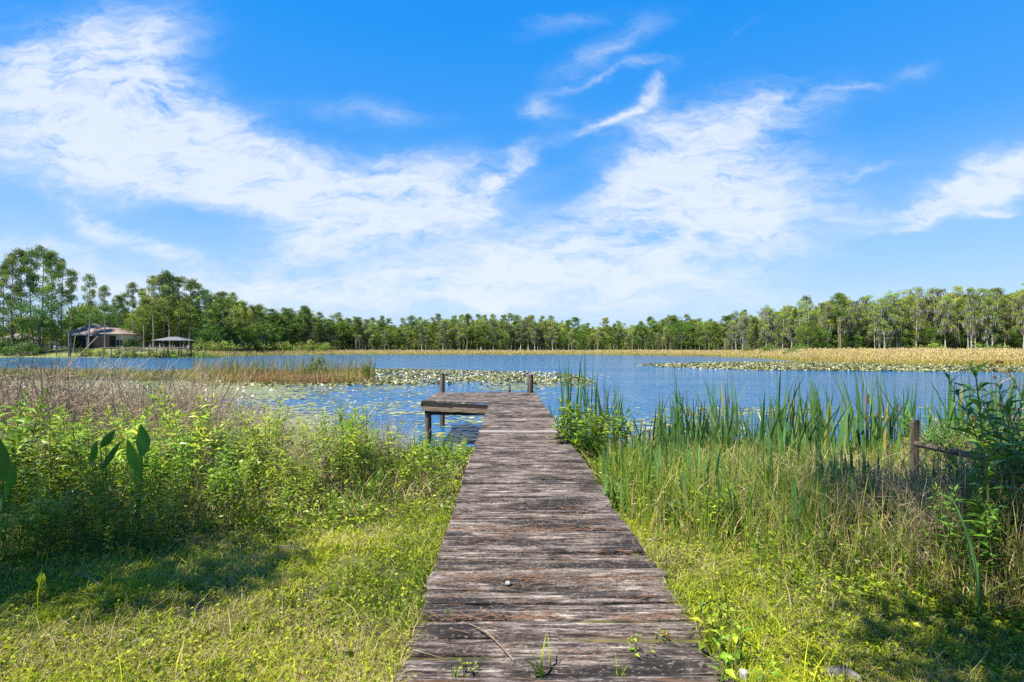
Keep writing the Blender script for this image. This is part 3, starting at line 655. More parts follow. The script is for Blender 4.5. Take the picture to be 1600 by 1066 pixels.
# dead brush on the left bank
def brush_variant(seed, n=46, H=1.5):
    g = np.random.default_rng(seed); acc = Acc(); P = []; Rr = []; K = 7; t = np.linspace(0, 1, K)
    for i in range(n):
        az = g.uniform(0, 6.28); h = g.uniform(.55, 1) * H; ln = abs(g.normal(.30, .22)) * h; b0 = g.normal(0, .13, 2)
        wob = np.cumsum(g.normal(0, .022, (K, 3)), 0); wob[0] = 0
        p = np.stack([b0[0] + ln * t ** 1.4 * math.cos(az), b0[1] + ln * t ** 1.4 * math.sin(az), h * t], 1) + wob
        P.append(p); Rr.append(np.linspace(.0055, .0022, K) * g.uniform(.6, 1.3))
        for j in range(g.integers(2, 6)):
            q = g.integers(2, K - 1); az2 = g.uniform(0, 6.28); l = g.uniform(.12, .42); up = g.uniform(-.1, .8)
            d = np.array([math.cos(az2), math.sin(az2), up])
            pp = p[q] + d * (t[:, None]) * l + np.cumsum(g.normal(0, .012, (K, 3)), 0) * (t > 0)[:, None]
            P.append(pp); Rr.append(np.linspace(.003, .0013, K))
    tubes(acc, np.array(P), np.array(Rr), 3, g.random(len(P)))
    return acc.mesh('brush_twigs', M['twig'])
BR = [brush_variant(200 + i, 40 + 5 * i, 1.45 + .1 * i) for i in range(4)]
WEEDS = [weed_variant(100 + i, 7 + i % 3, .5 + .04 * i, .85 + .05 * i, .17, (.06 + .006 * i, .10 + .008 * i), .20 + .025 * (i % 4), 30) for i in range(6)]
SHADEW = [weed_variant(170 + i, 8, .55, 1.0, .18, (.07, .12), .24, 32, .2) for i in range(3)]  # leaf tint lowered to stand in for shade on the right edge growth
WEEDS += [weed_variant(160, 9, .6, 1.0, .18, (.10, .17), .11, 34), weed_variant(161, 7, .4, .75, .2, (.055, .085), .48, 26), weed_variant(162, 10, .7, 1.15, .2, (.05, .09), .16, 44)]
cnt = 0
cand = []
for k in range(4000):
    Y = 3.2 * (11.2 / 3.2) ** rng.random(); x = rng.uniform(-1.3, -.05) * Y
    wl = float(weed_line(np.array([x]))[0])
    if Y < wl + .25 or x > XL(Y) - (.35 + .5 * (Y < 8)) or gh(x, Y) < -.12: continue
    if Y > 9.0 and rng.random() < .5: continue
    mind = .26 + .02 * Y
    if Y < 4.5 and (abs(x - PX(215, 4.25)) < .28 or abs(x - PX(165, 4.3)) < .28 or x < PX(30, Y)): continue
    if any((x - a) ** 2 + (Y - b) ** 2 < mind ** 2 for a, b in cand): continue
    cand.append((x, Y))
    if len(cand) >= 235: break
for (x, Y) in cand:
    wl = float(weed_line(np.array([x]))[0]); edge = min(1.0, .5 + (Y - wl) * .45)
    s = edge * (.62 + .85 * float(fbm(np.array([x * .55]), np.array([Y * .55]), 91)[0])) * rng.uniform(.75, 1.25) * (1.0 if Y < 8 else .9) * (.75 if x > XL(Y) - 1.3 else 1)
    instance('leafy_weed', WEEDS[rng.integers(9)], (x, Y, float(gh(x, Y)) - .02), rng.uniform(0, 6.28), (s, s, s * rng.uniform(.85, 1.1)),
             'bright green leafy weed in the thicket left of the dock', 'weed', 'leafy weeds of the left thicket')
for k in range(40):
    Y = rng.uniform(5.2, 9.8); px = rng.uniform(-60, 640); x = PX(px, Y)
    if x > XL(Y) - .9 or Y < float(weed_line(np.array([x]))[0]) + .8: continue
    o = link('dead_brush', BR[rng.integers(4)], None, (x, Y, float(gh(x, Y)) - .05), rng.uniform(0, 6.28), rng.uniform(.45, .75))
    tag(o, 'dry brown stalks standing up among the leafy weeds of the left thicket', 'brush', 'dry stalks in the left thicket')
# the bush that hugs the right edge of the dock, and the shade-tinted weeds at the far right
bushv = weed_variant(140, 34, .5, 1.2, .46, (.085, .14), .30, 44)
x = PX(922, 8.3); instance('leafy_bush', bushv, (x, 8.3, float(gh(x, 8.3))), .4, 1.08, 'bushy bright green shrub leaning over the right edge of the dock', 'bush', None)
x = PX(885, 8.4); instance('leafy_bush', WEEDS[3], (x, 8.1, float(gh(x, 8.1))), 1.4, .62, 'low leafy plant poking over the dock edge before the bright green shrub', 'bush', None)
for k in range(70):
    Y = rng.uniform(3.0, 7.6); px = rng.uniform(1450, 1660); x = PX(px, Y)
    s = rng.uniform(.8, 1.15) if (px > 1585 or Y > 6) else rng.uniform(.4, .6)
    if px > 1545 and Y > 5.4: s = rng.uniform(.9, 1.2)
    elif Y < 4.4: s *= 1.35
    instance('leafy_weed', SHADEW[rng.integers(3)], (x, Y, float(gh(x, Y))), rng.uniform(0, 6.28), s, 'leafy weed with shade tinted into its leaves in the brush at the right edge', 'weed', 'leafy weeds at the right edge')
for k in range(22):
    Y = rng.uniform(4.2, 8.0); px = rng.uniform(1080, 1480); x = PX(px, Y)
    if Y < float(weed_line(np.array([x]))[0]) + .3: continue
    s = rng.uniform(.3, .5)
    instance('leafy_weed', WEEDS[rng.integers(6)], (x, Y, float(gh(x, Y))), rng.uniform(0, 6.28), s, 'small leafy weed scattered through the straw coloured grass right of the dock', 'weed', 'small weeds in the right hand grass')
# seedlings by the near right corner of the dock and weeds growing up through its boards
sprout = weed_variant(150, 5, .12, .26, .10, (.035, .055), .5, 26)
for (px, Y, s, g) in ((1135, 2.45, 1.15, 'heart leaved seedling clump against the near right corner of the dock'), (1112, 2.72, .8, 'smaller seedling behind the clump at the near right corner of the dock'), (1165, 2.20, 1.1, 'seedling at the bottom edge of the picture right of the dock corner')):
    x = PX(px, Y); instance('seedling', sprout, (x, Y, float(gh(x, Y))), px, s, g, 'seedling', None)
tuft = [None]
def tuft_variant(seed, n, h, w, leanm):
    global rng
    keep = rng; rng = np.random.default_rng(seed); acc = Acc()
    blades(acc, np.stack([rng.normal(0, .012, n), rng.normal(0, .012, n), 0 * np.arange(n)], 1), rng.uniform(.5, 1, n) * h, w, rng.uniform(.1, leanm, n), rng.uniform(0, 6.28, n), rng.uniform(.6, .95, n), 4)
    rng = keep
    return acc.mesh('grass_tuft', M['tall'])
t1 = tuft_variant(3, 9, .17, .011, .8); t2 = tuft_variant(4, 6, .13, .010, .5); t3 = tuft_variant(5, 10, .09, .004, .9)
for (px, Y, me, s, lab) in ((848, 2.28, t1, 1.15, 'green grass tuft growing between boards at the near middle of the dock'),
                            (968, 2.25, t2, 1.0, 'single upright grass shoot right of the tuft on the near dock boards'),
                            (712, 2.26, t2, .7, 'short grass shoot by the near left corner of the dock'),
                            (700, 2.80, t3, .8, 'thin pale grass wisp in a gap near the left edge of the dock')):
    x = PX(px, Y); tag(link('grass_tuft', me, None, (x, Y, float(DZ(Y)) - .02), px, s), lab, 'grass tuft')
for (px, Y, s, lab) in ((1002, 2.42, .5, 'tiny leafy seedling between the boards near the right front of the dock'), (1030, 2.6, .32, 'tiniest seedling on the boards beside the right edge of the dock'), (728, 2.32, .42, 'small leafy seedling on the near left boards of the dock')):
    x = PX(px, Y); instance('seedling', sprout, (x, Y, float(DZ(Y)) - .03), px, s, lab, 'seedling', None)
x = 1.0; yy_ = 7.55; tag(link('grass_tuft', t3, None, (.80, 7.55, float(DZ(7.55)) - .01), 0, 1.2), 'pale green wisp growing on the boards below the dockside shrub', 'grass tuft')
# tall pale spike in the lawn, lower left
b = Acc(); x0 = PX(60, 2.85); z0 = float(gh(x0, 2.85))
tube(b, [(x0, 2.85, z0), (x0 - .004, 2.85, z0 + .12), (x0 + .002, 2.86, z0 + .2)], [.004, .0035, .003], 5, .85)
leaves(b, np.array([[x0, 2.86, z0 + .15], [x0, 2.86, z0 + .16]]), np.array([[.25, 0, 1], [-.05, .1, 1.]]), np.array([.10, .09]), .03, .85, .4, .1)
tag(link('green_shoot', b.mesh('green_shoot', M['lawn'])), 'lone yellow green shoot standing in the lawn at lower left', 'shoot')
b = Acc(); x0 = PX(140, 3.2)
tube(b, [(PX(105, 3.3), 3.35, float(gh(x0, 3.3)) + .02), (PX(128, 3.3), 3.3, float(gh(x0, 3.3)) + .07), (PX(165, 3.2), 3.18, float(gh(x0, 3.2)) + .03)], [.006, .005, .003], 5)
tag(link('stick', b.mesh('stick', M['deadwood'])), 'curved grey stick lying in the shaded lawn at left', 'stick')
b = Acc(); tube(b, [(PX(425, 3.9), 3.92, float(gh(-1.6, 3.9)) + .05), (PX(455, 3.9), 3.9, float(gh(-1.6, 3.9)) + .06), (PX(482, 3.85), 3.84, float(gh(-1.6, 3.9)) + .045)], [.007, .006, .004], 5)
tag(link('stick', b.mesh('stick', M['deadwood'])), 'straight dark stick at the tip of the shadow on the lawn', 'stick')
# capped white pipe stub and weathered stub at the right foreground
M['pipe'] = noisy('pvc', [(.3, (.24, .24, .23)), (.7, (.36, .36, .35))], (30, 30, 30), .45, .05)
b = Acc(); x0 = PX(1162, 2.22); z0 = float(gh(x0, 2.22)); ang = np.arange(16) * 2 * math.pi / 16
V = [np.stack([x0 + r * np.cos(ang), 2.22 + r * np.sin(ang), z0 + z + 0 * ang], 1) for z, r in ((-.05, .014), (.05, .014), (.05, .018), (.075, .018), (.078, .015), (.078, .0))]
b.add(np.concatenate(V), [(k * 16 + q, k * 16 + (q + 1) % 16, k * 16 + 16 + (q + 1) % 16, k * 16 + 16 + q) for k in range(5) for q in range(16)])
tag(link('pipe_stub', b.mesh('pipe_stub', M['pipe'])), 'short capped white pipe standing in the grass right of the dock corner', 'pipe')
b = Acc(); x0 = PX(1320, 2.28); z0 = float(gh(x0, 2.28)); tube(b, [(x0 - .06, 2.32, z0 + .005), (x0, 2.28, z0 + .03), (x0 + .08, 2.24, z0 + .01)], [.03, .034, .012], 7)
tag(link('driftwood', b.mesh('driftwood', M['deadwood'])), 'dark chunk of driftwood in the shaded grass at lower right', 'driftwood')

for k in range(84):
    Y = rng.uniform(7.2, 12.2); px = -60 + 640 * rng.random() ** 1.15; x = PX(px, Y)
    s = rng.uniform(.9, 1.3) * (.6 if px > 430 else 1) * (.9 if px > 330 else 1.12)
    o = link('dead_brush', BR[rng.integers(4)], None, (x, Y, float(gh(x, Y)) - .05), rng.uniform(0, 6.28), s)
    tag(o, 'leafless brown brush on the water side of the left thicket', 'brush', 'leafless brush behind the left thicket')
for k in range(46):
    Y = rng.uniform(3.2, 8.0); px = rng.uniform(1430, 1690); x = PX(px, Y); s_ = .5 if 3.9 < Y < 5.9 else 1.0
    o = link('dead_brush', BR[rng.integers(4)], None, (x, Y, float(gh(x, Y)) - .05), rng.uniform(0, 6.28), s_ * rng.uniform(.36, .56) * (.9 if Y < 5.9 else 1.25))
    tag(o, 'leafless grey brown brush at the right edge behind the fallen rail', 'brush', 'leafless brush at the right edge')

# cattails
def cattail_variant(seed, n=10, H=2.0, spikes=0):
    global rng
    keep = rng; rng = np.random.default_rng(seed)
    acc = Acc(); base = np.stack([rng.normal(0, .11, n), rng.normal(0, .09, n), np.full(n, -.05)], 1)
    blades(acc, base, H * (1 - .5 * rng.random(n) ** 1.6), rng.uniform(.028, .050, n), np.abs(rng.normal(.09, .08, n)), rng.uniform(0, 6.28, n), np.clip(rng.normal(.6, .22, n), .05, 1), 6, rng.normal(0, .7, n), p=2.2)
    m = max(2, n // 4)   # bent and yellowing leaves
    blades(acc, base[:m], H * rng.uniform(.35, .6, m), .022, rng.uniform(.4, .9, m), rng.uniform(0, 6.28, m), rng.uniform(0, .3, m), 6, rng.normal(0, .7, m))
    parts = [('leaf_blades', acc.mesh('cattail_blades', M['cattail'], True))]
    if spikes:
        b = Acc()
        for i in range(spikes):
            x, y = rng.normal(0, .06, 2); h = H * rng.uniform(.6, .72)
            tube(b, [(x, y, 0), (x + .02, y, h * .6), (x + .03, y, h)], [.005, .004, .004], 5)
            tube(b, [(x + .03, y, h - .005), (x + .03, y, h + .01), (x + .032, y, h + .12), (x + .033, y, h + .135), (x + .033, y, h + .17)], [.005, .013, .013, .004, .001], 7)
        parts.append(('seed_head', b.mesh('cattail_seed_head', M['spike'])))
    rng = keep
    return parts
CT = [cattail_variant(300 + i, 13 + 3 * (i % 3), 2.0, 1 if i in (1, 4) else 0) for i in range(6)]
cats = [(868, 640, 12.4), (893, 585, 11.0), (905, 572, 11.3), (920, 595, 11.0), (945, 608, 10.8), (962, 618, 11.2), (1000, 655, 10.6), (1022, 675, 9.8), (1045, 640, 10.0), (1066, 598, 9.6), (1082, 622, 9.2), (1100, 640, 9.6),
        (1112, 612, 9.9), (1130, 604, 9.7), (1140, 645, 8.8), (1160, 618, 9.4), (1178, 650, 9.0), (1200, 648, 8.6), (1221, 594, 8.8), (1236, 630, 8.3), (1250, 610, 8.8), (1268, 606, 9.0), (1292, 614, 8.5), (1318, 640, 8.0), (1336, 588, 8.4), (1350, 600, 8.1),
        (1372, 634, 8.3), (1392, 604, 8.2), (1410, 610, 8.0), (1430, 618, 8.4), (1476, 640, 7.6), (1498, 604, 8.0), (1516, 596, 7.7), (1534, 592, 7.9), (1550, 604, 7.6), (1580, 600, 7.2), (1600, 590, 7.4), (1630, 585, 7.2)]
gx_ = np.random.default_rng(77)
cats += [(float(p), float(gx_.uniform(625, 680)), float(np.interp(p, [980, 1600], [9.4, 6.8]) + gx_.uniform(-.7, .5))) for p in gx_.uniform(990, 1640, 34)]
for i, (px, py, Y) in enumerate(cats):
    x = PX(px, Y); g = float(gh(x, Y)); h = PZ(py, Y) - g; s = h / 2.0
    s *= 1.26
    instance('cattail_clump', CT[i % 6], (x, Y, g), rng.uniform(-.6, .6) + (math.pi if rng.random() < .5 else 0), (1.15, 1.15, s),
             'tall green cattail clump along the water edge right of the dock', 'cattail', 'cattails along the water edge')
for px, py, Y, lab in ((1512, 745, 2.85, 'tall dark cattail standing alone nearest the viewer at right'), (1310, 700, 4.35, 'pale green cattail fan in the middle of the right hand grass'),
                       (1170, 760, 4.75, 'short cattail at the near edge of the right hand tall grass'), (1385, 790, 3.4, 'low blue green cattail leaves in the shaded lower right grass'), (1150, 705, 6.4, 'mid height cattail in the straw grass between the dock and the fence post')):
    x = PX(px, Y); g = float(gh(x, Y)); h = PZ(py, Y) - g; s = h / 2.0
    v = cattail_variant(330 + px, 6, 2.0)
    instance('cattail_clump', v, (x, Y, g), .2, (max(s, .5), max(s, .5), s), lab, 'cattail', 'single cattails in the right hand grass')
# shorter cattail-like pickerel shoots, left of the dock near the water
pk = cattail_variant(360, 14, .62); pk2 = cattail_variant(361, 11, .62)
for k in range(26):
    Y = rng.uniform(8.2, 11.6); x = XL(Y) - rng.uniform(.12, 1.9); g = max(float(gh(x, Y)), -.15)
    s = rng.uniform(.8, 1.25) * (1.25 if Y > 10 else 1)
    instance('reed_clump', (pk, pk2)[k % 2], (x, Y, g), rng.uniform(0, 6.28), (1, 1, s), 'short green reed clump at the water edge left of the dock', 'reed', 'reeds at the water edge left of the dock')
for k in range(110):   # broad green shoots standing in the straw grass
    Y = rng.uniform(3.9, 10.0); px = rng.uniform(960, 1600); x = PX(px, Y)
    if Y < float(weed_line(np.array([x]))[0]) + .45 or float(gh(x, Y)) < -.1: continue
    s = rng.uniform(.75, 1.45) * (1 + .05 * (Y - 6)); instance('reed_clump', (pk, pk2)[k % 2], (x, Y, float(gh(x, Y))), rng.uniform(0, 6.28), (1.1, 1.1, s), 'green broad bladed reed clump standing in the straw grass right of the dock', 'reed', 'reeds in the right hand grass')
for px, Y in ((120, 3.95), (150, 4.0), (182, 3.95), (205, 4.02), (232, 3.98), (258, 4.1), (40, 3.75), (14, 3.72), (70, 3.85), (98, 3.9)):
    x = PX(px, Y); instance('leafy_weed', WEEDS[rng.integers(9)], (x, Y, float(gh(x, Y))), rng.uniform(0, 6.28), rng.uniform(.45, .62), 'low leafy weed at the shaded foot of the left thicket', 'weed', 'low weeds at the foot of the left thicket')
# paddle-leaved plants
def paddle_leaf(acc, base, tip, width, face, curl=.1, fold=.25, t=.5):
    """a broad lance shaped blade between two points with a folded midrib"""
    base = np.array(base, float); tip = np.array(tip, float); ax = tip - base; L = np.linalg.norm(ax); ax /= L
    side = np.array([math.cos(face), math.sin(face), 0.0]); side = side - ax * side.dot(ax); side /= np.linalg.norm(side); n = np.cross(ax, side)
    K = 12; rows = []
    for i in range(K + 1):
        s = i / K; w = width * .37 * (math.sin(math.pi * (.03 + .97 * s) ** .85) ** 1.05)
        c = base + ax * L * s + n * curl * L * math.sin(math.pi * s) * .5
        for q in (-1, -.55, 0, .55, 1): rows.append(c + side * w * q + n * fold * abs(q) ** 1.3 * w)
    idx = np.arange((K + 1) * 5).reshape(K + 1, 5)
    acc.add(np.array(rows), np.stack([idx[:-1, :-1], idx[:-1, 1:], idx[1:, 1:], idx[1:, :-1]], -1).reshape(-1, 4), t)
def paddle_plant(px, Y, spec, lab):
    x = PX(px, Y); z = float(gh(x, Y)); r = empty('paddle_leaf_plant', (x, Y, z)); tag(r, lab, 'broadleaf plant')
    for (bx, by, tx, ty, w, face, t) in spec:      # picture positions of leaf base and tip at this depth
        B = (PX(bx, Y) - x, rng.uniform(-.04, .04), PZ(by, Y) - z); T = (PX(tx, Y) - x, rng.uniform(-.08, .08), PZ(ty, Y) - z)
        a = Acc(); paddle_leaf(a, B, T, w, face, rng.uniform(-.15, .15), .28, t); lf = link('leaf', a.mesh('paddle_leaf', M['paddle'], True), r)
        a = Acc(); tube(a, [(0, 0, 0), (B[0] * .4, B[1] * .5, B[2] * .5), B], [.007, .006, .004], 5, .6); link('stalk', a.mesh('paddle_stalk', M['paddle'], True), r)
paddle_plant(215, 4.25, [(219, 714, 217, 663, .145, .25, .35), (208, 742, 202, 684, .10, .5, .75), (214, 756, 215, 700, .06, 1.0, .95)], 'upright broad paddle leaved plant standing highest in the left thicket')
paddle_plant(165, 4.3, [(158, 700, 178, 672, .09, .5, .3), (166, 696, 181, 690, .06, .6, .5), (166, 732, 180, 690, .07, .9, .2), (148, 722, 158, 686, .07, .4, .4)], 'clump of drooping paddle leaves left of the upright paddle plant')
paddle_plant(6, 4.0, [(4, 752, 6, 676, .15, .2, .35), (8, 768, 20, 722, .09, .5, .7), (2, 800, 5, 745, .05, .6, 1)], 'large paddle leaved plant cut by the left edge of the picture')
paddle_plant(1488, 5.2, [(1500, 735, 1478, 690, .11, .3, .1), (1512, 740, 1496, 706, .10, .6, .2), (1470, 760, 1452, 728, .10, .2, .15)], 'dark paddle leaved plant under the fallen rail at right')
# pickerelweed: purple spikes on green stalks
def pickerel(px, py, Y, lab, grp):
    x = PX(px, Y); g = max(float(gh(x, Y)), -.1); z = PZ(py, Y) - g
    r = empty('pickerelweed', (x, Y, g)); tag(r, lab, 'wildflower', grp)
    a = Acc(); tube(a, [(-.03, 0, 0), (-.01, 0, z * .6), (0, 0, z)], [.005, .004, .0035], 5, .6)
    blades(a, np.zeros((3, 3)), z * rng.uniform(.6, .9, 3), .022, rng.uniform(.1, .3, 3), rng.uniform(0, 6.28, 3), rng.uniform(.3, .6, 3), 5); link('stalk', a.mesh('pickerel_stalk', M['paddle']), r)
    a = Acc(); n = 70; s = rng.random(n); aa = rng.uniform(0, 6.28, n)
    p = np.stack([.006 * np.cos(aa), .006 * np.sin(aa), z - .01 + .085 * s], 1)
    leaves(a, p, np.stack([np.cos(aa), np.sin(aa), rng.uniform(.1, 1, n)], 1), .017, .010, rng.random(n), .2, .1); link('flower_spike', a.mesh('pickerel_spike', M['purple']), r)
for px, py, Y in ((1071, 780, 5.4), (1108, 750, 6.6), (1163, 737, 6.8), (1148, 728, 7.4), (1028, 727, 7.4), (1010, 707, 8.6), (996, 692, 9.4), (1150, 690, 8.6), (1190, 680, 8.8)):
    pickerel(px, py, Y, 'purple pickerelweed spike in the grass right of the dock', 'purple spikes right of the dock')
for px, py, Y in ((540, 662, 9.6), (705, 668, 10.6), (718, 664, 10.8), (572, 655, 10.0)):
    pickerel(px, py, Y, 'purple pickerelweed spike at the water edge left of the dock', 'purple spikes left of the dock')

# broken fence at the right: leaning post and fallen rail
FY = 5.5
fe = empty('broken_fence', (PX(1433, FY), FY, 0)); tag(fe, 'broken fence of one weathered post and a sagging rail at right', 'fence')
ox, oy = PX(1433, FY), FY
b = Acc(); zb = float(gh(ox, oy)); ztp = PZ(658, FY)
slab(b, (-.032, 0), (.032, .01), zb - .2, ztp - .015, zb - .2, ztp + .01, .05); link('post', b.mesh('fence_post', M['oldwood']), fe)
b = Acc(); P = []
for px, py, Y in ((1430, 694, 5.42), (1470, 702, 5.2), (1520, 713, 4.9), (1570, 721, 4.65), (1625, 732, 4.4), (1680, 744, 4.2)): P.append((PX(px, Y) - ox, Y - oy, PZ(py, Y)))
tube(b, P, [.030, .033, .032, .034, .032, .030], 7); link('rail', b.mesh('fence_rail', M['oldwood']), fe)
b = Acc(); g2 = np.random.default_rng(5); PP = []
for i in range(8):
    p0 = np.array(P[g2.integers(1, 5)]); d = np.array([g2.normal(0, .3), g2.normal(0, .2), g2.uniform(-.1, .4)])
    PP.append([p0 + d * s + g2.normal(0, .01, 3) for s in (0, .3, .6, 1)])
tubes(b, np.array(PP), [.006, .005, .004, .002], 4); link('branch_snag', b.mesh('fence_snag', M['twig']), fe)
# dark seed-head plant top right
sp = empty('seedhead_plant', (PX(1600, 5.6), 5.6, float(gh(PX(1600, 5.6), 5.6)))); tag(sp, 'tall dead stalk with round black seed heads at the right edge', 'dead plant')
ox, oy, oz = sp.location; b = Acc(); hd = Acc()
HD = []
stem = [(PX(1618, 5.6), 5.6, oz), (PX(1612, 5.6), 5.6, PZ(680, 5.6)), (PX(1600, 5.6), 5.6, PZ(604, 5.6)), (PX(1578, 5.6), 5.6, PZ(587, 5.6)), (PX(1560, 5.6), 5.6, PZ(578, 5.6))]
tube(b, [(p[0] - ox, p[1] - oy, p[2] - oz) for p in stem], [.007, .006, .005, .004, .003], 5)
for hx, hy, fx, fy in ((1562, 566, 1575, 585), (1569, 566, 1577, 586), (1553, 570, 1574, 584), (1560, 580, 1577, 586), (1559, 590, 1580, 588), (1561, 602, 1582, 590), (1582, 579, 1584, 589), (1590, 606, 1596, 600), (1597, 640, 1605, 640), (1596, 655, 1607, 650), (1580, 650, 1604, 660)):
    tube(b, [(PX(fx, 5.6) - ox, 0, PZ(fy, 5.6) - oz), ((PX(fx, 5.6) + PX(hx, 5.6)) / 2 - ox, .02, PZ((fy + hy) / 2 - 1, 5.6) - oz), (PX(hx, 5.6) - ox, .03, PZ(hy, 5.6) - oz)], [.003, .0025, .002], 4)
    d = rdir(60); p = np.array([PX(hx, 5.6) - ox, .03, PZ(hy, 5.6) - oz]) + d * .006
    hd = Acc(); leaves(hd, p, d, rng.uniform(.010, .018, 60), .008, .2, simple=True); HD.append(hd)
link('stalk', b.mesh('seed_stalk', M['twig']), sp); [link('seed_head', h_.mesh('seed_head', M['spike']), sp) for h_ in HD]

# ------------------------------------------------------------------ lilies
def pads(acc, x, y, r, tint, tilt, lift, n=7, notch=False):
    N = len(x); nv = np.stack([tilt * rng.normal(size=N), tilt * rng.normal(size=N), np.ones(N)], 1)
    discs(acc, np.stack([x, y, .012 + lift + rng.uniform(0, .006, N)], 1), r, nv, tint, n, notch)
def uv_sample(n, p0, p1, y0, y1):
    y = np.sqrt(rng.uniform(y0 ** 2, y1 ** 2, n)); px = rng.uniform(p0, p1, n); return px, PX(px, y), y
def lilies():
    acc = Acc()
    # scattered flat pads left of and beyond the dock
    px, x, y = uv_sample(24000, -150, 930, 11.5, 44)
    c = fbm(x * .22, y * .16, 71); d = np.clip((c - .40) * 4.2, 0, 1)
    open_ = np.exp(-((px - 520) / 120) ** 2 - ((2200 / y + 545 - 622) / 26) ** 2)        # open water left of the platform
    d = d * (1 - .9 * np.clip(open_ * 1.2, 0, 1)) * np.where(px > 835, np.clip((y - 26) / 8, 0, 1) * .8, 1) * np.where((px > 380) & (y < 24), .8, 1)
    d = np.where(px < 430, np.clip(d * 1.5 + .5, 0, 1), d)
    p2, x2, y2 = uv_sample(52000, -150, 540, 12, 43)
    d2 = np.clip((fbm(x2 * .2, y2 * .12, 77) - .26) * 3.2, 0, 1) * np.clip((560 - p2) / 120, 0, 1) * (1 - .9 * np.exp(-((p2 - 515) / 60) ** 2 - ((2200 / y2 + 545 - 622) / 18) ** 2))
    px = np.concatenate([px, p2]); x = np.concatenate([x, x2]); y = np.concatenate([y, y2]); d = np.concatenate([d, d2])
    k = (rng.random(len(x)) < d) & off_dock(x, y, .1) & (gh(x, y) < -.05); x, y = x[k], y[k]; n = len(x)
    tint = np.clip(rng.normal(.68, .22, n), 0, 1); tint = np.where(rng.random(n) < .08, rng.uniform(0, .3, n), tint)
    pads(acc, x, y, rng.uniform(.09, .17, n), tint, .03, 0, 12, True)
    # pads along the near right shore
    px, x, y = uv_sample(15000, 880, 1750, 9.0, 24)
    c = fbm(x * .34, y * .22, 73); d = np.clip((c - .40) * 2.6, .03, .40) * np.where(y > 19, .4, 1) * np.clip((px - 860) / 100, .2, 1)
    k = (rng.random(len(x)) < d) & (gh(x, y) < -.05); x, y = x[k], y[k]; n = len(x)
    tint = np.clip(rng.normal(.60, .22, n), 0, 1); tint = np.where(rng.random(n) < .06, rng.uniform(0, .3, n), tint)
    pads(acc, x, y, rng.uniform(.08, .16, n), tint, .03, 0, 12, True)
    tag(link('lily_pads', acc.mesh('lily_pads', M['pad'])), 'flat round lily pads floating on the near water', 'lily pads', kind='stuff')
    # dense bands of raised, tilted leaves
    acc = Acc()
    px, x, y = uv_sample(30000, 300, 925, 37, 70)
    pyy = 545 + 2200 / y
    top = np.interp(px, [300, 560, 620, 880, 925], [590, 577, 576.5, 583, 592]); bot = np.interp(px, [300, 560, 700, 860, 925], [604, 602, 598, 602, 597])
    k = (pyy > top + 1.2 * rng.random(len(x))) & (pyy < bot + 5 * rng.normal(size=len(x)) * .6) & (rng.random(len(x)) < np.clip(2.6 * (fbm(x * .3, y * .3, 75) - .22), .2, 1)); x, y = x[k], y[k]; n = len(x)
    pads(acc, x, y, rng.uniform(.08, .135, n), np.clip(rng.normal(.45, .2, n), 0, 1), .45, rng.uniform(0, .2, n) ** 1.5, 7)
    tag(link('raised_lily_leaves', acc.mesh('lily_band', M['padfar'])), 'dense olive band of raised lily leaves beyond the platform', 'lily leaves', kind='stuff')
    acc = Acc()
    px, x, y = uv_sample(52000, 985, 1800, 58, 100)
    pyy = 545 + 2200 / y
    top = np.interp(px, [985, 1100, 1180, 1300, 1400, 1600, 1800], [570.5, 568.5, 567.5, 566.5, 567, 571, 572]); bot = np.interp(px, [985, 1060, 1200, 1500, 1600, 1800], [571.5, 575.5, 579.5, 581.5, 582, 582])
    k = (pyy > top) & (pyy < bot + .4 * rng.normal(size=len(x))) & (rng.random(len(x)) < np.clip((px - 975) / 120, .25, 1)); x, y = x[k], y[k]; n = len(x)
    pads(acc, x, y, rng.uniform(.08, .15, n), np.clip(rng.normal(.55, .27, n), 0, 1), .6, rng.uniform(0, .3, n), 7)
    tag(link('raised_lily_leaves', acc.mesh('lily_band_right', M['padfar'])), 'long pale band of raised lily leaves before the golden reeds at right', 'lily leaves', kind='stuff')
lilies()
def lily_flower(seed):
    global rng
    keep = rng; rng = np.random.default_rng(seed); a = Acc(); b = Acc()
    for m, el, L in ((9, .25, .085), (9, .7, .075), (7, 1.15, .06)):
        az = np.arange(m) * 2 * math.pi / m + rng.uniform(0, 1) ; d = np.stack([np.cos(az) * math.cos(el), np.sin(az) * math.cos(el), np.full(m, math.sin(el))], 1)
        leaves(a, np.zeros((m, 3)) + [0, 0, .015] + d * .008, d, L * rng.uniform(.9, 1.1, m), L * .42, rng.random(m), .22, -.12, roll=.1)
    d = nrm(np.stack([rng.normal(size=30) * .6, rng.normal(size=30) * .6, np.ones(30)], 1)); leaves(b, np.zeros((30, 3)) + [0, 0, .02], d, .03, .006, .5, simple=True)
    rng = keep
    return [('petals', a.mesh('lily_petals', M['petal'])), ('stamens', b.mesh('lily_stamens', M['stamen']))]
LF = [lily_flower(400 + i) for i in range(3)]
def flower(px, py, s, lab, grp):
    Y = EYE * F / (py - HZ); x = PX(px, Y)
    if not bool(off_dock(np.array([x]), np.array([Y]), .1)[0]): return
    instance('water_lily', LF[rng.integers(3)], (x, Y, .03), rng.uniform(0, 6.28), s, lab, 'water lily', grp)
LN = ('white water lily open among the pads left of the platform', 'white lilies left of the platform')
for px, py in ((605, 608), (638, 612), (575, 615), (548, 632), (586, 627), (594, 626), (613, 633), (642, 638), (610, 636), (564, 639), (648, 694), (668, 613), (585, 640), (626, 620), (655, 604), (548, 640), (530, 645), (640, 622)):
    flower(px + rng.uniform(-1, 1), py, rng.uniform(.9, 1.25), *LN)
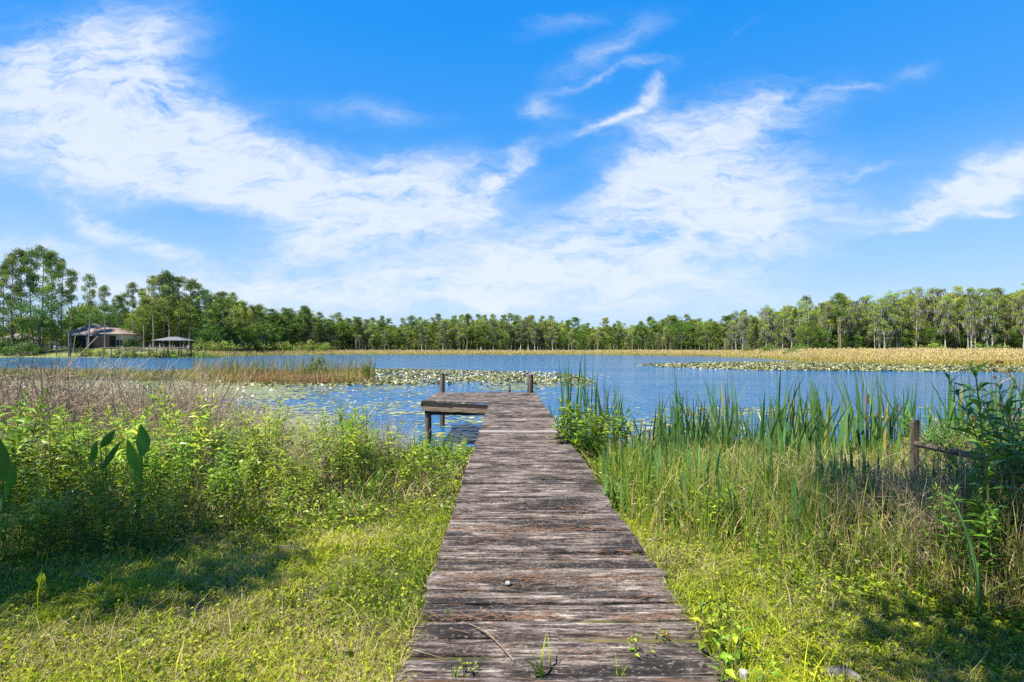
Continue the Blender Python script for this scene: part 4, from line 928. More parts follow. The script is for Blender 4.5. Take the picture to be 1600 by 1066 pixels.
LN = ('white water lily on the pads behind the brown brush at left', 'white lilies behind the brush')
for k in range(24): flower(rng.uniform(5, 520), rng.uniform(598, 640), rng.uniform(.7, 1.1), *LN)
LN = ('white water lily beyond the end of the dock', 'white lilies beyond the dock')
for k in range(26): flower(rng.uniform(610, 880), rng.uniform(584, 612), rng.uniform(1.0, 1.6), *LN)
LN = ('white water lily on the open water right of the dock end', 'white lilies right of the dock end')
for px, py in ((908, 588), (917, 593), (925, 590), (940, 588), (950, 590), (888, 600), (846, 610), (876, 658), (875, 662)): flower(px, py, 1.5, *LN)
LN = ('white water lily among the cattails of the right shore', 'white lilies of the right shore')
for px, py in ((937, 646), (1012, 675), (1016, 674), (1026, 667), (1035, 664), (1120, 641), (1142, 668), (1160, 675), (1316, 659), (1378, 656), (1250, 664), (1215, 672), (1290, 670), (1355, 668), (1410, 664), (1460, 660), (1512, 668)): flower(px, py, rng.uniform(1.1, 1.6), *LN)
# far white flecks (uncountable)
acc = Acc(); px, x, y = uv_sample(420, 560, 870, 40, 60); px2, x2, y2 = uv_sample(1700, 1060, 1750, 65, 90); px3, x3, y3 = uv_sample(200, -50, 560, 18, 40)
x = np.concatenate([x, x2, x3]); y = np.concatenate([y, y2, y3]); d = nrm(rng.normal(size=(len(x), 3)) * .5 + [0, -.4, 1]); discs(acc, np.stack([x, y, rng.uniform(.1, .25, len(x))], 1), rng.uniform(.04, .08, len(x)), d, .5, 6)
tag(link('far_lily_blooms', acc.mesh('far_lily_blooms', M['petal'])), 'countless white lily blooms flecking the far lily bands', 'lily blooms', kind='stuff')

# ------------------------------------------------------------------ reeds, marsh islet
def reed_band():
    acc = Acc()
    # golden reeds of the right shore and round to the far bank
    for (n, p0, p1, d0, d1, hh, ww) in ((60000, 1180, 1800, -1.5, 26, 2.45, .05), (30000, 930, 1262, -2, 22, 1.9, .08), (22000, 500, 960, -3, 20, 1.7, .11), (8000, 300, 520, -3, 16, 1.9, .09)):
        px = rng.uniform(p0, p1, n); fy = far_y(px); d = d0 + (d1 - d0) * rng.random(n) ** 1.3; y = fy + d; x = PX(px, y)
        if p0 == 1180:
            k = (px > 1262 - 30 * rng.random(n)) | (rng.random(n) < .35); px, x, y, d = px[k], x[k], y[k], d[k]; n = len(x)
        nz = fbm(px * .02, d * .15, 81); nz2 = fbm(x * .5, y * .5, 82)
        h = hh * rng.uniform(.62, 1.02, n) * (.78 + .44 * nz) * np.clip(.6 + (d - d0) / 6, .6, 1)
        tint = np.clip(.45 + .9 * (nz2 - .5) + .2 * rng.normal(size=n) + .010 * d - (.12 if p0 < 1180 else 0), 0, 1)
        z = np.minimum(gh(x, y), .5) - .1
        blades(acc, np.stack([x, y, z], 1), h, ww * rng.uniform(.6, 1.4, n), np.abs(rng.normal(.15, .12, n)), rng.uniform(0, 6.28, n), tint, 3, rng.normal(0, .6, n))
        # feathery seed heads
        m = int(n * .3); zz = z[:m] + h[:m] * .86
        leaves(acc, np.stack([x[:m], y[:m], zz], 1), np.stack([rng.normal(0, .4, m), rng.normal(0, .4, m), np.ones(m)], 1), .45, ww * 2.2, np.clip(rng.normal(.85, .12, m), 0, 1), simple=True)
    tag(link('golden_reeds', acc.mesh('golden_reeds', M['golden'])), 'golden reed bed along the right and far shore', 'reeds', kind='stuff')
    acc = Acc(); n = 26000
    px = rng.uniform(-150, 590, n); y = rng.uniform(41, 52, n) + np.where(px < 300, 3, 0) + 5 * (fbm(px * .012, px * 0, 84) - .5)
    k = (px < 560 + 28 * rng.random(n)) & (rng.random(n) < np.where(px < 330, .8, 1)); px, y = px[k], y[k]; n = len(px); x = PX(px, y)
    c = fbm(x * .35, y * .3, 85); h = np.where(px > 330, 1.05, .95) * rng.uniform(.5, 1.1, n) * (.55 + .9 * c) * np.clip((595 - px) / 40, .55, 1)
    tint = np.clip(.45 + 1.3 * (fbm(x * .22, y * .3, 86) - .5) + .18 * rng.normal(size=n) + np.where(px < 320, .32, .05), 0, 1)
    blades(acc, np.stack([x, y, np.full(n, -.02)], 1), h, .035 * rng.uniform(.6, 1.5, n), np.abs(rng.normal(.35, .3, n)), rng.uniform(0, 6.28, n), tint, 3)
    n = 1500; px = rng.uniform(300, 585, n); y = rng.uniform(42, 50, n)   # taller green and tan stems
    blades(acc, np.stack([PX(px, y), y, 0 * y], 1), rng.uniform(1.3, 2.5, n), .03, np.abs(rng.normal(.1, .08, n)), rng.uniform(0, 6.28, n), np.clip(rng.normal(.7, .3, n), 0, 1), 4)
    tag(link('marsh_grass', acc.mesh('marsh_grass', M['marsh'])), 'rust brown and tan marsh grass islet in the lilies at left', 'marsh grass', kind='stuff')
reed_band()

# ------------------------------------------------------------------ trees (built at about 18 m, scaled per instance)
def with_seed(fn):
    def w(seed, *a, **k):
        global rng
        keep = rng; rng = np.random.default_rng(seed)
        try: return fn(seed, *a, **k)
        finally: rng = keep
    return w
def clump(acc, c, rx, rz, n, L, W, tint, jit=.12, up=.2):
    """a tuft: leaf-sized faces scattered through a flattened blob, thinner at its rim"""
    d = rdir(n); r = rng.random(n) ** .42
    p = c + d * r[:, None] * np.array([rx, rx, rz]) * rng.uniform(.8, 1.2, 3)
    dd = nrm(d * np.array([1, 1, .6]) + rng.normal(size=(n, 3)) * .6 + np.array([0, 0, up]))
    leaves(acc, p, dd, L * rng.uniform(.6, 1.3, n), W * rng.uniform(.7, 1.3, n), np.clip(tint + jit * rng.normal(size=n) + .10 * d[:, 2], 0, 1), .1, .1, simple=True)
def trunk_pts(H, sway, K=9):
    t = np.linspace(0, 1, K); w = np.cumsum(rng.normal(0, sway, (K, 2)), 0); w[0] = 0
    return np.stack([w[:, 0], w[:, 1], H * t - .3 * (t == 0)], 1)
@with_seed
def pine(seed, H=18., low=.5, dens=1.0, spread=3.1):
    tr, cr = Acc(), Acc(); P = trunk_pts(H * .97, .13); tube(tr, P, np.linspace(.25, .05, 9) * (1 + .35 * (np.arange(9) == 0)), 7)
    nb = int(17 * dens)
    for i in range(nb):
        q = low + (1 - low) * ((i + rng.random()) / nb); c0 = np.array([np.interp(q, np.linspace(0, 1, 9), P[:, k]) for k in range(3)])
        s = (q - low) / (1 - low); L = spread * (math.sin(math.pi * (.22 + .72 * s)) ** .8) * rng.uniform(.55, 1.15); az = i * 2.4 + rng.normal(0, .5); up = rng.uniform(.0, .45) + .4 * s
        dv = np.array([math.cos(az), math.sin(az), up]); pts = [c0, c0 + dv * L * .5 + [0, 0, -.08 * L], c0 + dv * L + [0, 0, .12 * L]]
        tube(tr, pts, [.07, .045, .02], 4)
        bt = rng.normal(.5, .16)
        for k in range(rng.integers(3, 5)):
            f = rng.uniform(.42, 1.05); cc = c0 + dv * L * f + rng.normal(0, .35, 3) * [1, 1, .5] + [0, 0, .2]
            clump(cr, cc, rng.uniform(.65, 1.15), rng.uniform(.38, .65), int(74 * rng.uniform(.7, 1.2)), .36, .16, bt + rng.normal(0, .08))
    for k in range(4): clump(cr, P[-1] + rng.normal(0, .5, 3) * [1, 1, .6], .8, .55, 50, .36, .13, .6)
    for k in range(5):   # dead stubs on the bare trunk
        q = rng.uniform(.2, low); c0 = np.array([0, 0, H * q]); az = rng.uniform(0, 6.28); l = rng.uniform(.4, 1.3); tube(tr, [c0, c0 + np.array([math.cos(az), math.sin(az), .1]) * l], [.035, .012], 3)
    return [('trunk', tr.mesh('pine_trunk', M['bark'])), ('crown', cr.mesh('pine_crown', M['pineleaf']))], (tr, cr)
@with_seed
def cypress(seed, H=16., moss=1.0, low=.32):
    tr, cr, ms = Acc(), Acc(), Acc(); P = trunk_pts(H * .96, .10); tube(tr, P, np.array([.42, .24, .2, .18, .16, .13, .10, .07, .03]), 8)
    nb = 19
    for i in range(nb):
        q = low + (1 - low) * ((i + rng.random()) / nb); c0 = np.array([np.interp(q, np.linspace(0, 1, 9), P[:, k]) for k in range(3)])
        s = (q - low) / (1 - low); L = rng.uniform(1.0, 2.5) * (.75 + .5 * math.sin(math.pi * s)); az = i * 2.4 + rng.normal(0, .6); up = rng.uniform(-.05, .35)
        dv = np.array([math.cos(az), math.sin(az), up]); tube(tr, [c0, c0 + dv * L * .5 + [0, 0, .1], c0 + dv * L], [.06, .04, .015], 4)
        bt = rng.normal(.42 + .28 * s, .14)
        for k in range(rng.integers(2, 5)):
            f = rng.uniform(.35, 1.1); cc = c0 + dv * L * f + rng.normal(0, .3, 3) * [1, 1, .5]
            clump(cr, cc, rng.uniform(.65, 1.15), rng.uniform(.28, .5), int(72 * rng.uniform(.6, 1.2)), .32, .15, bt + rng.normal(0, .08))
            n = int(7 * moss * rng.uniform(.3, 1.6))
            if n:
                p = cc + np.stack([rng.normal(0, .45, n), rng.normal(0, .45, n), rng.uniform(-.3, .1, n)], 1)
                leaves(ms, p, np.stack([rng.normal(0, .1, n), rng.normal(0, .1, n), -np.ones(n)], 1), rng.uniform(.5, 1.7, n), rng.uniform(.10, .24, n), rng.random(n), .3, .05, simple=True)
    for k in range(5): clump(cr, P[-1] + rng.normal(0, .6, 3) * [1, 1, .45], .8, .4, 44, .30, .13, .68)
    parts = [('trunk', tr.mesh('cypress_trunk', M['cypbark'])), ('crown', cr.mesh('cypress_crown', M['cypleaf']))]
    if ms.n: parts.append(('hanging_moss', ms.mesh('cypress_moss', M['moss'])))
    return parts, (tr, cr)
@with_seed
def oak(seed, H=13., rad=6., leafL=.42, n=95, per=62, low=.1, mat_=None):
    tr, cr = Acc(), Acc(); th = H * .35; tube(tr, [(0, 0, -.3), (.05, .1, th * .5), (.1, 0, th)], [.42, .33, .28], 8)
    C = np.array([0, 0, H * (.5 + low * .5)])
    for i in range(9):
        az = i * 2.4; e = rng.uniform(.2, 1.2); d = np.array([math.cos(az) * math.cos(e), math.sin(az) * math.cos(e), math.sin(e)]); L = rad * .75
        tube(tr, [(.1, 0, th), np.array([.1, 0, th]) + d * L * .5 + [0, 0, .3], np.array([.1, 0, th]) + d * L], [.18, .11, .04], 5)
    for i in range(n):
        d = rdir(1)[0]; r = rng.random() ** .38
        lump = .78 + .42 * vnoise(d[0] * 2.2 + 7, d[1] * 2.2 + d[2] * 2.6 + seed, 5)
        c = C + d * r * lump * np.array([rad, rad, H * .5 * (1 - low)])
        clump(cr, c, rng.uniform(.8, 1.5), rng.uniform(.45, .85), int(per * rng.uniform(.6, 1.2)), leafL, leafL * .5, rng.normal(.5, .17))
    return [('trunk', tr.mesh('oak_trunk', M['bark'])), ('crown', cr.mesh('oak_crown', mat_ or M['oakleaf']))], (tr, cr)
@with_seed
def shrub(seed, H=3., rad=2., n=22, leafL=.28, per=46, m='oakleaf'):
    tr, cr = Acc(), Acc()
    for i in range(6):
        az = i * 1.05 + rng.normal(0, .3); tube(tr, [(0, 0, -.1), (rad * .3 * math.cos(az), rad * .3 * math.sin(az), H * .4), (rad * .55 * math.cos(az), rad * .55 * math.sin(az), H * .8)], [.06, .04, .015], 4)
    for i in range(n):
        d = rdir(1)[0]; d[2] = abs(d[2]); c = np.array([0, 0, H * .18]) + d * (rng.random() ** .45) * np.array([rad, rad, H * .7]) * rng.uniform(.8, 1.15)
        clump(cr, c, rad * rng.uniform(.18, .34), H * rng.uniform(.10, .2), per, leafL, leafL * .45, rng.normal(.5, .18))
    return [('stems', tr.mesh('shrub_stems', M['bark'])), ('crown', cr.mesh('shrub_crown', M[m]))], (tr, cr)
@with_seed
def snag(seed, H=7., nb=14, fallen=False):
    tr = Acc(); P = trunk_pts(H, .12, 8); tube(tr, P, np.linspace(.17, .03, 8), 6); PP = []
    for i in range(nb):
        q = rng.uniform(.3, 1); c0 = np.array([np.interp(q, np.linspace(0, 1, 8), P[:, k]) for k in range(3)]); az = rng.uniform(0, 6.28); l = rng.uniform(.6, 2.0); d = np.array([math.cos(az), math.sin(az), rng.uniform(-.2, .7)])
        PP.append([c0 + d * l * s + rng.normal(0, .07, 3) * (s > 0) for s in (0, .35, .7, 1)])
        for j in range(2):
            e = PP[-1][rng.integers(1, 3)]; d2 = d + rng.normal(0, .7, 3); PP.append([e + d2 * l * .4 * s for s in (0, .35, .7, 1)])
    tubes(tr, np.array(PP), [.05, .038, .026, .012], 4)
    return [('trunk', tr.mesh('snag', M['deadwood']))], tr

PI = [pine(500 + i, 18., (.40, .32, .58, .36, .62, .28, .45, .22)[i], (1.2, 1.35, .85, 1.3, .8, 1.5, 1.1, 1.6)[i], (3.0, 3.3, 2.7, 2.6, 2.6, 2.8, 3.6, 3.0)[i]) for i in range(8)]
CY = [cypress(600 + i, 16., (1.3, 1.8, .8, 1.5, 1.0, 2.2)[i], (.30, .38, .28, .35, .25, .42)[i]) for i in range(6)]
OK = [oak(700 + i, 13., 5.6 + .3 * i) for i in range(3)]
SH = [shrub(800 + i) for i in range(3)]
SHY = [shrub(810 + i, 3., 1.8, 18, .3, 40, 'cypleaf') for i in range(2)]
SKY_PX = np.array([-80, 0, 30, 70, 100, 118, 140, 165, 205, 240, 265, 290, 320, 350, 375, 400, 430, 480, 500, 520, 560, 600, 650, 680, 715, 760, 820, 870, 900, 950, 1000, 1040, 1080, 1110, 1130, 1160, 1190, 1240, 1270, 1310, 1330, 1370, 1400, 1450, 1480, 1540, 1600, 1700], float)
SKY_PY = np.array([405, 410, 392, 390, 412, 440, 434, 452, 444, 434, 430, 440, 456, 459, 470, 480, 485, 483, 490, 495, 499, 499, 501, 497, 495, 496, 496, 498, 503, 504, 503, 498, 497, 500, 500, 489, 487, 470, 472, 463, 467, 470, 455, 456, 454, 456, 450, 450], float)
def sky_y(px): return float(np.interp(px, SKY_PX, SKY_PY))
def tree_row_y(px): return float(far_y(np.array([px]))[0] + np.interp(px, [0, 380, 420, 1000, 1180, 1260, 1700], [18, 22, 22, 24, 18, 30, 42]))
def place_tree(kind, px, Y, ytop, lab, cat, grp, wide=1.0, name=None, v=None):
    V = {'pine': PI, 'cypress': CY, 'oak': OK, 'shrub': SH, 'shruby': SHY}[kind]; H0 = {'pine': 18., 'cypress': 16.3, 'oak': 13., 'shrub': 3., 'shruby': 3.}[kind]
    x = PX(px, Y); g = float(gh(x, Y)); s = (PZ(ytop, Y) - g) / H0
    k = int(rng.integers(len(V))) if v is None else v
    nm = name or {'pine': 'pine_tree', 'cypress': 'cypress_tree', 'oak': 'oak_tree', 'shrub': 'shrub', 'shruby': 'shrub'}[kind]
    w = s * wide
    return instance(nm, V[k][0], (x, Y, g), rng.uniform(0, 6.28), (w, w, s), lab, cat, grp)
# --- left bank: individual trees
for px, dy, yt, w, v in ((-25, 12, 408, .6, 6), (4, 16, 414, .6, 0), (19, 10, 400, .62, 6), (35, 20, 391, .66, 0), (52, 14, 393, .6, 2), (66, 24, 389, .66, 6), (80, 12, 394, .6, 0), (97, 18, 408, .64, 6), (108, 22, 424, .58, 2)):
    place_tree('pine', px, 165 + dy, yt, 'towering pine in the tall stand above the big oaks at far left', 'tree', 'tall pines at far left', w, v=v)
for px, dy, yt, w in ((-30, 6, 470, 1.0), (20, 4, 468, 1.0), (62, 7, 462, .95), (88, 9, 478, .8)):
    place_tree('oak', px, 165 + dy, yt, 'broad dark green oak under the tall pines at far left', 'tree', 'dark oaks at far left', w * .72)
place_tree('pine', 138, 171, 432, 'slender pine with a small crown standing alone before the house', 'tree', None, .62, v=2)
place_tree('pine', 163, 170, 448, 'thin crooked pine before the house beside the slender one', 'tree', None, .6, v=4)
for px, dy, yt, w, k in ((152, 52, 470, .7, 'oak'), (178, 46, 468, .7, 'oak'), (186, 34, 462, .75, 'pine'), (207, 30, 443, .62, 'pine'), (196, 50, 460, .8, 'pine'), (225, 26, 452, .72, 'pine'), (240, 24, 434, .8, 'pine'), (254, 38, 430, .85, 'pine'), (266, 30, 428, .85, 'pine'), (282, 34, 434, .85, 'pine'),
                         (296, 26, 440, .85, 'pine'), (308, 34, 446, .85, 'pine'), (322, 24, 456, .8, 'pine'), (338, 32, 460, .8, 'pine'), (350, 26, 457, .85, 'pine'), (362, 34, 460, .85, 'pine'), (376, 26, 471, .8, 'pine'), (390, 32, 478, .8, 'pine')):
    if k == 'oak': place_tree('oak', px, 165 + dy, yt, 'dark tree crowded behind the roof of the house', 'tree', 'trees behind the house', w)
    else: place_tree('pine', px, float(far_y(np.array([float(px)]))[0]) + dy - 6, yt, 'tall pine on the left bank between the house and the far tree line', 'tree', 'pines on the left bank', w)
for px, dy, yt in ((205, 26, 505), (228, 30, 498), (310, 14, 512), (332, 14, 505), (262, 34, 498), (288, 26, 505), (352, 16, 507), (372, 14, 512), (395, 12, 508), (408, 10, 500)):
    place_tree('oak', px, float(far_y(np.array([float(px)]))[0]) + dy, yt, 'low dark broadleaf tree filling the left bank below the pines', 'tree', 'low broadleaf trees on the left bank', .9)
for px, Y, yt, k in ((8, 160, 530, 'shrub'), (32, 158, 530, 'shrub'), (52, 160, 534, 'shrub'), (20, 166, 520, 'shrub'), (62, 164, 528, 'shrub')):
    place_tree('shrub', px, Y + 8, yt, 'dense green shrub at the waterside below the oaks at far left', 'shrub', 'waterside shrubs at far left', 1.0)
for px in (318, 336, 352, 368, 390, 412, 432, 455, 480, 505):
    Y = float(far_y(np.array([float(px)]))[0]) + 5; place_tree('shruby', px, Y + rng.uniform(0, 4), rng.uniform(529, 536), 'yellow green shrub along the bank left of the far tree line', 'shrub', 'yellow green bank shrubs', 1.2)
# --- the far tree line and the right shore: front trees one by one
px = 396.0
while px < 1150:
    px += rng.uniform(4.2, 7.2); Y = tree_row_y(px) + rng.uniform(0, 16); yt = sky_y(px) + rng.choice([-5, -1, 3, 8, 14]) + rng.uniform(-2, 2)
    r = rng.random()
    if r < .48: place_tree('pine', px, Y, yt, 'green pine in the far tree line across the lake', 'tree', 'pines of the far tree line', rng.uniform(.75, 1.3))
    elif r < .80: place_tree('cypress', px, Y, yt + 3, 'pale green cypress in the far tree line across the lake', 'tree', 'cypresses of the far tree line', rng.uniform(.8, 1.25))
    else: place_tree('oak', px, Y - 2, yt + 8, 'dark rounded broadleaf tree low in the far tree line', 'tree', 'broadleaf trees of the far tree line', .85)
for px in np.concatenate([rng.uniform(700, 900, 12), rng.uniform(540, 690, 6), rng.uniform(1020, 1110, 5), rng.uniform(470, 520, 3)]):   # crowns that stand out above the line
    place_tree('pine', px, tree_row_y(px) + 34, sky_y(px) - rng.uniform(0, 4), 'taller pine whose dark crown stands above the far tree line', 'tree', 'pines above the far tree line', .8, v=int(rng.choice([2, 4])))
px = 1134.0
while px < 1680:
    px += rng.uniform(4.5, 8) if px < 1270 else rng.uniform(6, 12); Y = tree_row_y(px) + rng.uniform(0, 12); yt = sky_y(px) + rng.choice([-9, -2, 3, 8, 14, 22]) + rng.uniform(-3, 3)
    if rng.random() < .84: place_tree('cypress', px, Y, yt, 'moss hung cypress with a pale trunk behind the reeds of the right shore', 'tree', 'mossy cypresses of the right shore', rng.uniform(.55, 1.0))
    else: place_tree('pine', px, Y + 4, yt, 'pine among the mossy cypresses of the right shore', 'tree', 'pines of the right shore', .8)
place_tree('cypress', 1160, 172, 486, 'mossy grey cypress standing clear at the left end of the right shore trees', 'tree', None, .8, v=5)
place_tree('pine', 1312, 128, 459, 'greyish half dead conifer tip rising above the right shore trees', 'tree', None, .6, v=4)
for px in rng.uniform(1150, 1640, 26):
    place_tree('oak', px, tree_row_y(px) + rng.uniform(2, 9), rng.uniform(500, 522), 'low dark undergrowth tree between the cypress trunks at right', 'tree', 'undergrowth trees at right', .75)
for px in list(rng.uniform(1165, 1270, 9)) + [1440, 1452, 1462, 1530, 1560, 1350]:
    place_tree('shruby' if px > 1430 else 'shrub', px, float(far_y(np.array([px]))[0]) + (10 if px < 1270 else 28), rng.uniform(533, 541), 'shrub at the foot of the right shore trees', 'shrub', 'shrubs of the right shore', 1.1)
# --- deep wood behind them: reads as one mass
acc = Acc()
@with_seed
def mass_tree(seed, H=13., rad=4.2, m=1):
    tr, cr = Acc(), Acc(); tube(tr, [(0, 0, -.3), (.1, 0, H * .4), (0, .1, H * .8)], [.26, .2, .06], 5)
    for i in range(46):
        q = rng.random(); c = np.array([0, 0, H * (.14 + .82 * q)]); az = rng.uniform(0, 6.28); r = rad * math.sin(math.pi * (.16 + .80 * q)) ** .7 * rng.random() ** .5
        clump(cr, c + [r * math.cos(az), r * math.sin(az), 0], rng.uniform(.9, 1.6), rng.uniform(.6, 1.1), 24, .85, .42, rng.normal(.5, .17))
    return tr, cr
MT = [mass_tree(950 + i, 13., (4.2, 3.6, 4.8, 3.2)[i]) for i in range(4)]
def deep(px, Y, ytop, m, wide):
    tr, cr = MT[int(rng.integers(4))]; x = PX(px, Y); g = float(gh(x, Y)); s = (PZ(ytop, Y) - g) / 13.6; rz = rng.uniform(0, 6.28)
    acc.merge(cr, m, (x, Y, g), (s * wide, s * wide, s), rz); acc.merge(tr, 0, (x, Y, g), (s * wide, s * wide, s), rz)
for d0, hid, st in ((16, 15, 9.), (30, 7, 7.), (46, 2, 7.), (66, 4, 8.), (84, 60, 6.5)):
    px = -620.
    while px < 2050:
        px += rng.uniform(.7, 1.3) * st * (1 if px < 1150 else 1.35); r = rng.random()
        near = px < 330; house_gap = 108 < px < 235
        Y = tree_row_y(px) + d0 + rng.uniform(-4, 6) + (34 if house_gap else 0)
        top = sky_y(px) + hid + rng.uniform(-2, 12) + (2 if px > 1150 else 0) + (22 if near else 0) + (12 if house_gap else 0) + (75 if px < 112 else 0)
        deep(px, Y, min(top, 524 if d0 < 80 else 531 if near else 527), (1 if r < .45 else 2 if r < .7 else 3) if px < 1150 else (2 if r < .6 else 3), .95 if not near else .75)
tag(link('forest', acc.mesh('forest', [M['bark'], M['pineleaf'], M['cypleaf'], M['oakleaf']])), 'deep wood that closes the view behind the shore trees', 'forest', kind='stuff')
# islet shrubs
for px, yt, w, lab in ((497, 547, .62, 'round grey green shrub on the marsh islet'), (573, 553, .45, 'small twiggy shrub at the right tip of the marsh islet')):
    Y = 44.; x = PX(px, Y); s = PZ(yt, Y) / 3.; instance('shrub', SH[0][0] if px < 550 else SH[1][0], (x, Y, 0), .3, (s * w, s * w, s), lab, 'shrub', None)
# dead trees and stump
sn = snag(900, 7.); x = PX(1122, 186); r_ = empty('dead_tree', (x, 192, .2)); tag(r_, 'fallen dead tree with bare crooked limbs in the far reeds at right', 'dead tree')
o = link('trunk', sn[0][0][1], r_); o.rotation_euler = (R(-12), R(58), 0)
x0 = PX(1140, 192) - x; cb = Acc()
for k in range(14): clump(cb, np.array([x0 + rng.normal(0, 1.4), rng.normal(0, .8), 1.6 + rng.normal(0, .5)]), .9, .6, 40, .4, .2, .25)
link('crown', cb.mesh('dead_tree_growth', M['oakleaf']), r_)
for k_, px in enumerate((180, 196, 214, 228, 246, 259, 274, 287, 300, 312, 326)):
    place_tree(('shrub', 'shruby')[k_ % 2], px, 156.5, rng.uniform(547.5, 551.5), 'low marsh shrub growing in the water before the pier', 'shrub', 'marsh shrubs before the pier', rng.uniform(1.2, 2.0))
for px, yt, w in ((120, 489, .7), (128, 484, .75), (204, 500, .7), (214, 507, .8), (224, 512, .8)): place_tree('oak', px, 200, yt, 'leafy tree close round the house', 'tree', 'trees close round the house', w)
for px, yt in ((107, 520), (203, 526), (210, 528)): place_tree('shrub', px, 178, yt, 'green garden shrub by a corner of the house', 'shrub', 'garden shrubs of the house', .9)
for px in (128, 142, 158, 186, 205, 236, 262, 290, 312):
    place_tree('shruby' if px % 4 else 'shrub', px, 164 + rng.uniform(0, 2), rng.uniform(541, 546), 'low tangled shrub along the water edge before the house lawn', 'shrub', 'shrubs along the house shore', 1.3)
for i, (px, yt, rot, lab) in enumerate(((88, 528, 10, 'bare grey snag leaning over the water below the oaks'), (122, 534, -28, 'bare bleached snag nearer the house lawn'), (70, 531, 24, 'bare snag beside the waterside shrubs'))):
    Y = 163.5; x = PX(px, Y); s = (PZ(yt, Y) - .3) / 7.; v = snag(905 + i, 7., 16)
    r_ = empty('dead_tree', (x, Y, .2), 0, s); tag(r_, lab, 'dead tree'); o = link('trunk', v[0][0][1], r_); o.rotation_euler = (0, R(rot), 0)
b = Acc(); x = PX(108.5, 164); post(b, x, 164, .2, PZ(519, 164), .42, 9); tag(link('stump', b.mesh('stump', M['deadwood'])), 'pale broken trunk standing on the left shore before the house', 'stump')

# ------------------------------------------------------------------ the house and the boat shelter on the left bank
def flat(name, c, rough=.7, scale=3., amt=.12):
    return noisy(name, [(.3, tuple(v * (1 - amt) for v in c)), (.7, tuple(min(1, v * (1 + amt)) for v in c))], (scale,) * 3, rough, .05)
M['wall'] = flat('cream_stucco', (.62, .52, .38)); M['screen'] = flat('dark_screen', (.025, .022, .022), .5); M['frame'] = flat('bronze_frame', (.05, .042, .038)); M['white'] = flat('white_trim', (.72, .70, .66))
M['roof'] = noisy('shingle_roof', [(.3, (.14, .10, .08)), (.5, (.23, .17, .14)), (.7, (.30, .23, .19))], (1.5, 1.5, 9), .9, .3)
M['porchroof'] = noisy('porch_roof', [(.3, (.20, .19, .19)), (.7, (.30, .28, .28))], (3, 3, 3), .7, .1)
M['glass'] = flat('window_glass', (.04, .05, .06), .1); M['shelterroof'] = noisy('metal_roof', [(.3, (.10, .10, .105)), (.7, (.17, .17, .175))], (2, 2, 2), .5, .1)
HY = 184.; gz = float(gh(PX(150, HY), HY)); hx = PX(153, HY)
house = empty('house', (hx, HY, gz)); tag(house, 'single storey cream house with a brown hip roof and dark screened porch', 'house')
def hip(acc, x0, x1, y0, y1, z0, z1, rx0, rx1, ry, over=.0):
    V = [(x0, y0, z0), (x1, y0, z0), (x1, y1, z0), (x0, y1, z0), (rx0, ry, z1), (rx1, ry, z1)]
    acc.add(V, [(0, 1, 5, 4), (2, 3, 4, 5)]); acc.add(V, [(1, 2, 5), (3, 0, 4)]); acc.add(V, [(3, 2, 1, 0)])
zw = PZ(521.5, HY) - gz; zr = PZ(505, HY) - gz; wl_, wr_ = PX(104, HY) - hx, PX(193, HY) - hx
b = Acc(); box(b, wl_, wr_ - .3, 0, 12, -.5, zw); link('wall', b.mesh('house_wall', M['wall']), house)
b = Acc(); hip(b, wl_ - .7, wr_ + .5, -.8, 12.8, zw + .02, zr, PX(122, HY) - hx, PX(134, HY) - hx, 5.5); hip(b, PX(140, HY) - hx, wr_ + .7, -1.4, 8, zw - .06, zr - 2.2, PX(150, HY) - hx, PX(160, HY) - hx, 3.2)
link('roof', b.mesh('house_roof', M['roof']), house)
b = Acc(); slab(b, (wl_ - .7, -.86), (wr_ + .5, -.86), zw - .3, zw + .05, zw - .3, zw + .05, .06); link('fascia', b.mesh('house_fascia', M['white']), house)
pw0, pw1 = PX(116, HY) - hx, PX(181, HY) - hx
scr = Acc(); box(scr, pw0, pw1, -3.0, -.05, 0, zw - .9); sc_ = link('screened_porch', scr.mesh('screened_porch', M['screen']), house)
b = Acc(); slab(b, (pw0 - .3, -3.4), (PX(156, HY) - hx, -3.4), zw - .88, zw - .4, zw - .88, zw - .4, 3.4); link('porch_roof', b.mesh('porch_roof', M['porchroof']), house)
b = Acc()
for q in np.linspace(0, 1, 9): xx = pw0 + (pw1 - pw0) * q; box(b, xx - .07, xx + .07, -3.10, -3.02, 0, zw - .9)
box(b, pw0 - .08, pw1 + .08, -3.12, -3.03, .9, 1.0); box(b, pw0 - .08, pw1 + .08, -3.12, -3.03, -.1, .12); link('frame', b.mesh('porch_frame', M['frame']), sc_)
b = Acc(); box(b, PX(146, HY) - hx, PX(149, HY) - hx, -3.16, -3.125, 0, zw - 1.2); link('column', b.mesh('porch_column', M['wall']), sc_)
for q in (184.5, 189.5):
    wx = PX(q, HY) - hx; b = Acc(); box(b, wx - .45, wx + .45, -.06, -.003, .9, 2.9); wf = link('window', b.mesh('house_window', M['frame']), house); b = Acc(); box(b, wx - .36, wx + .36, -.075, -.062, 1.0, 2.8); link('pane', b.mesh('house_pane', M['glass']), wf)
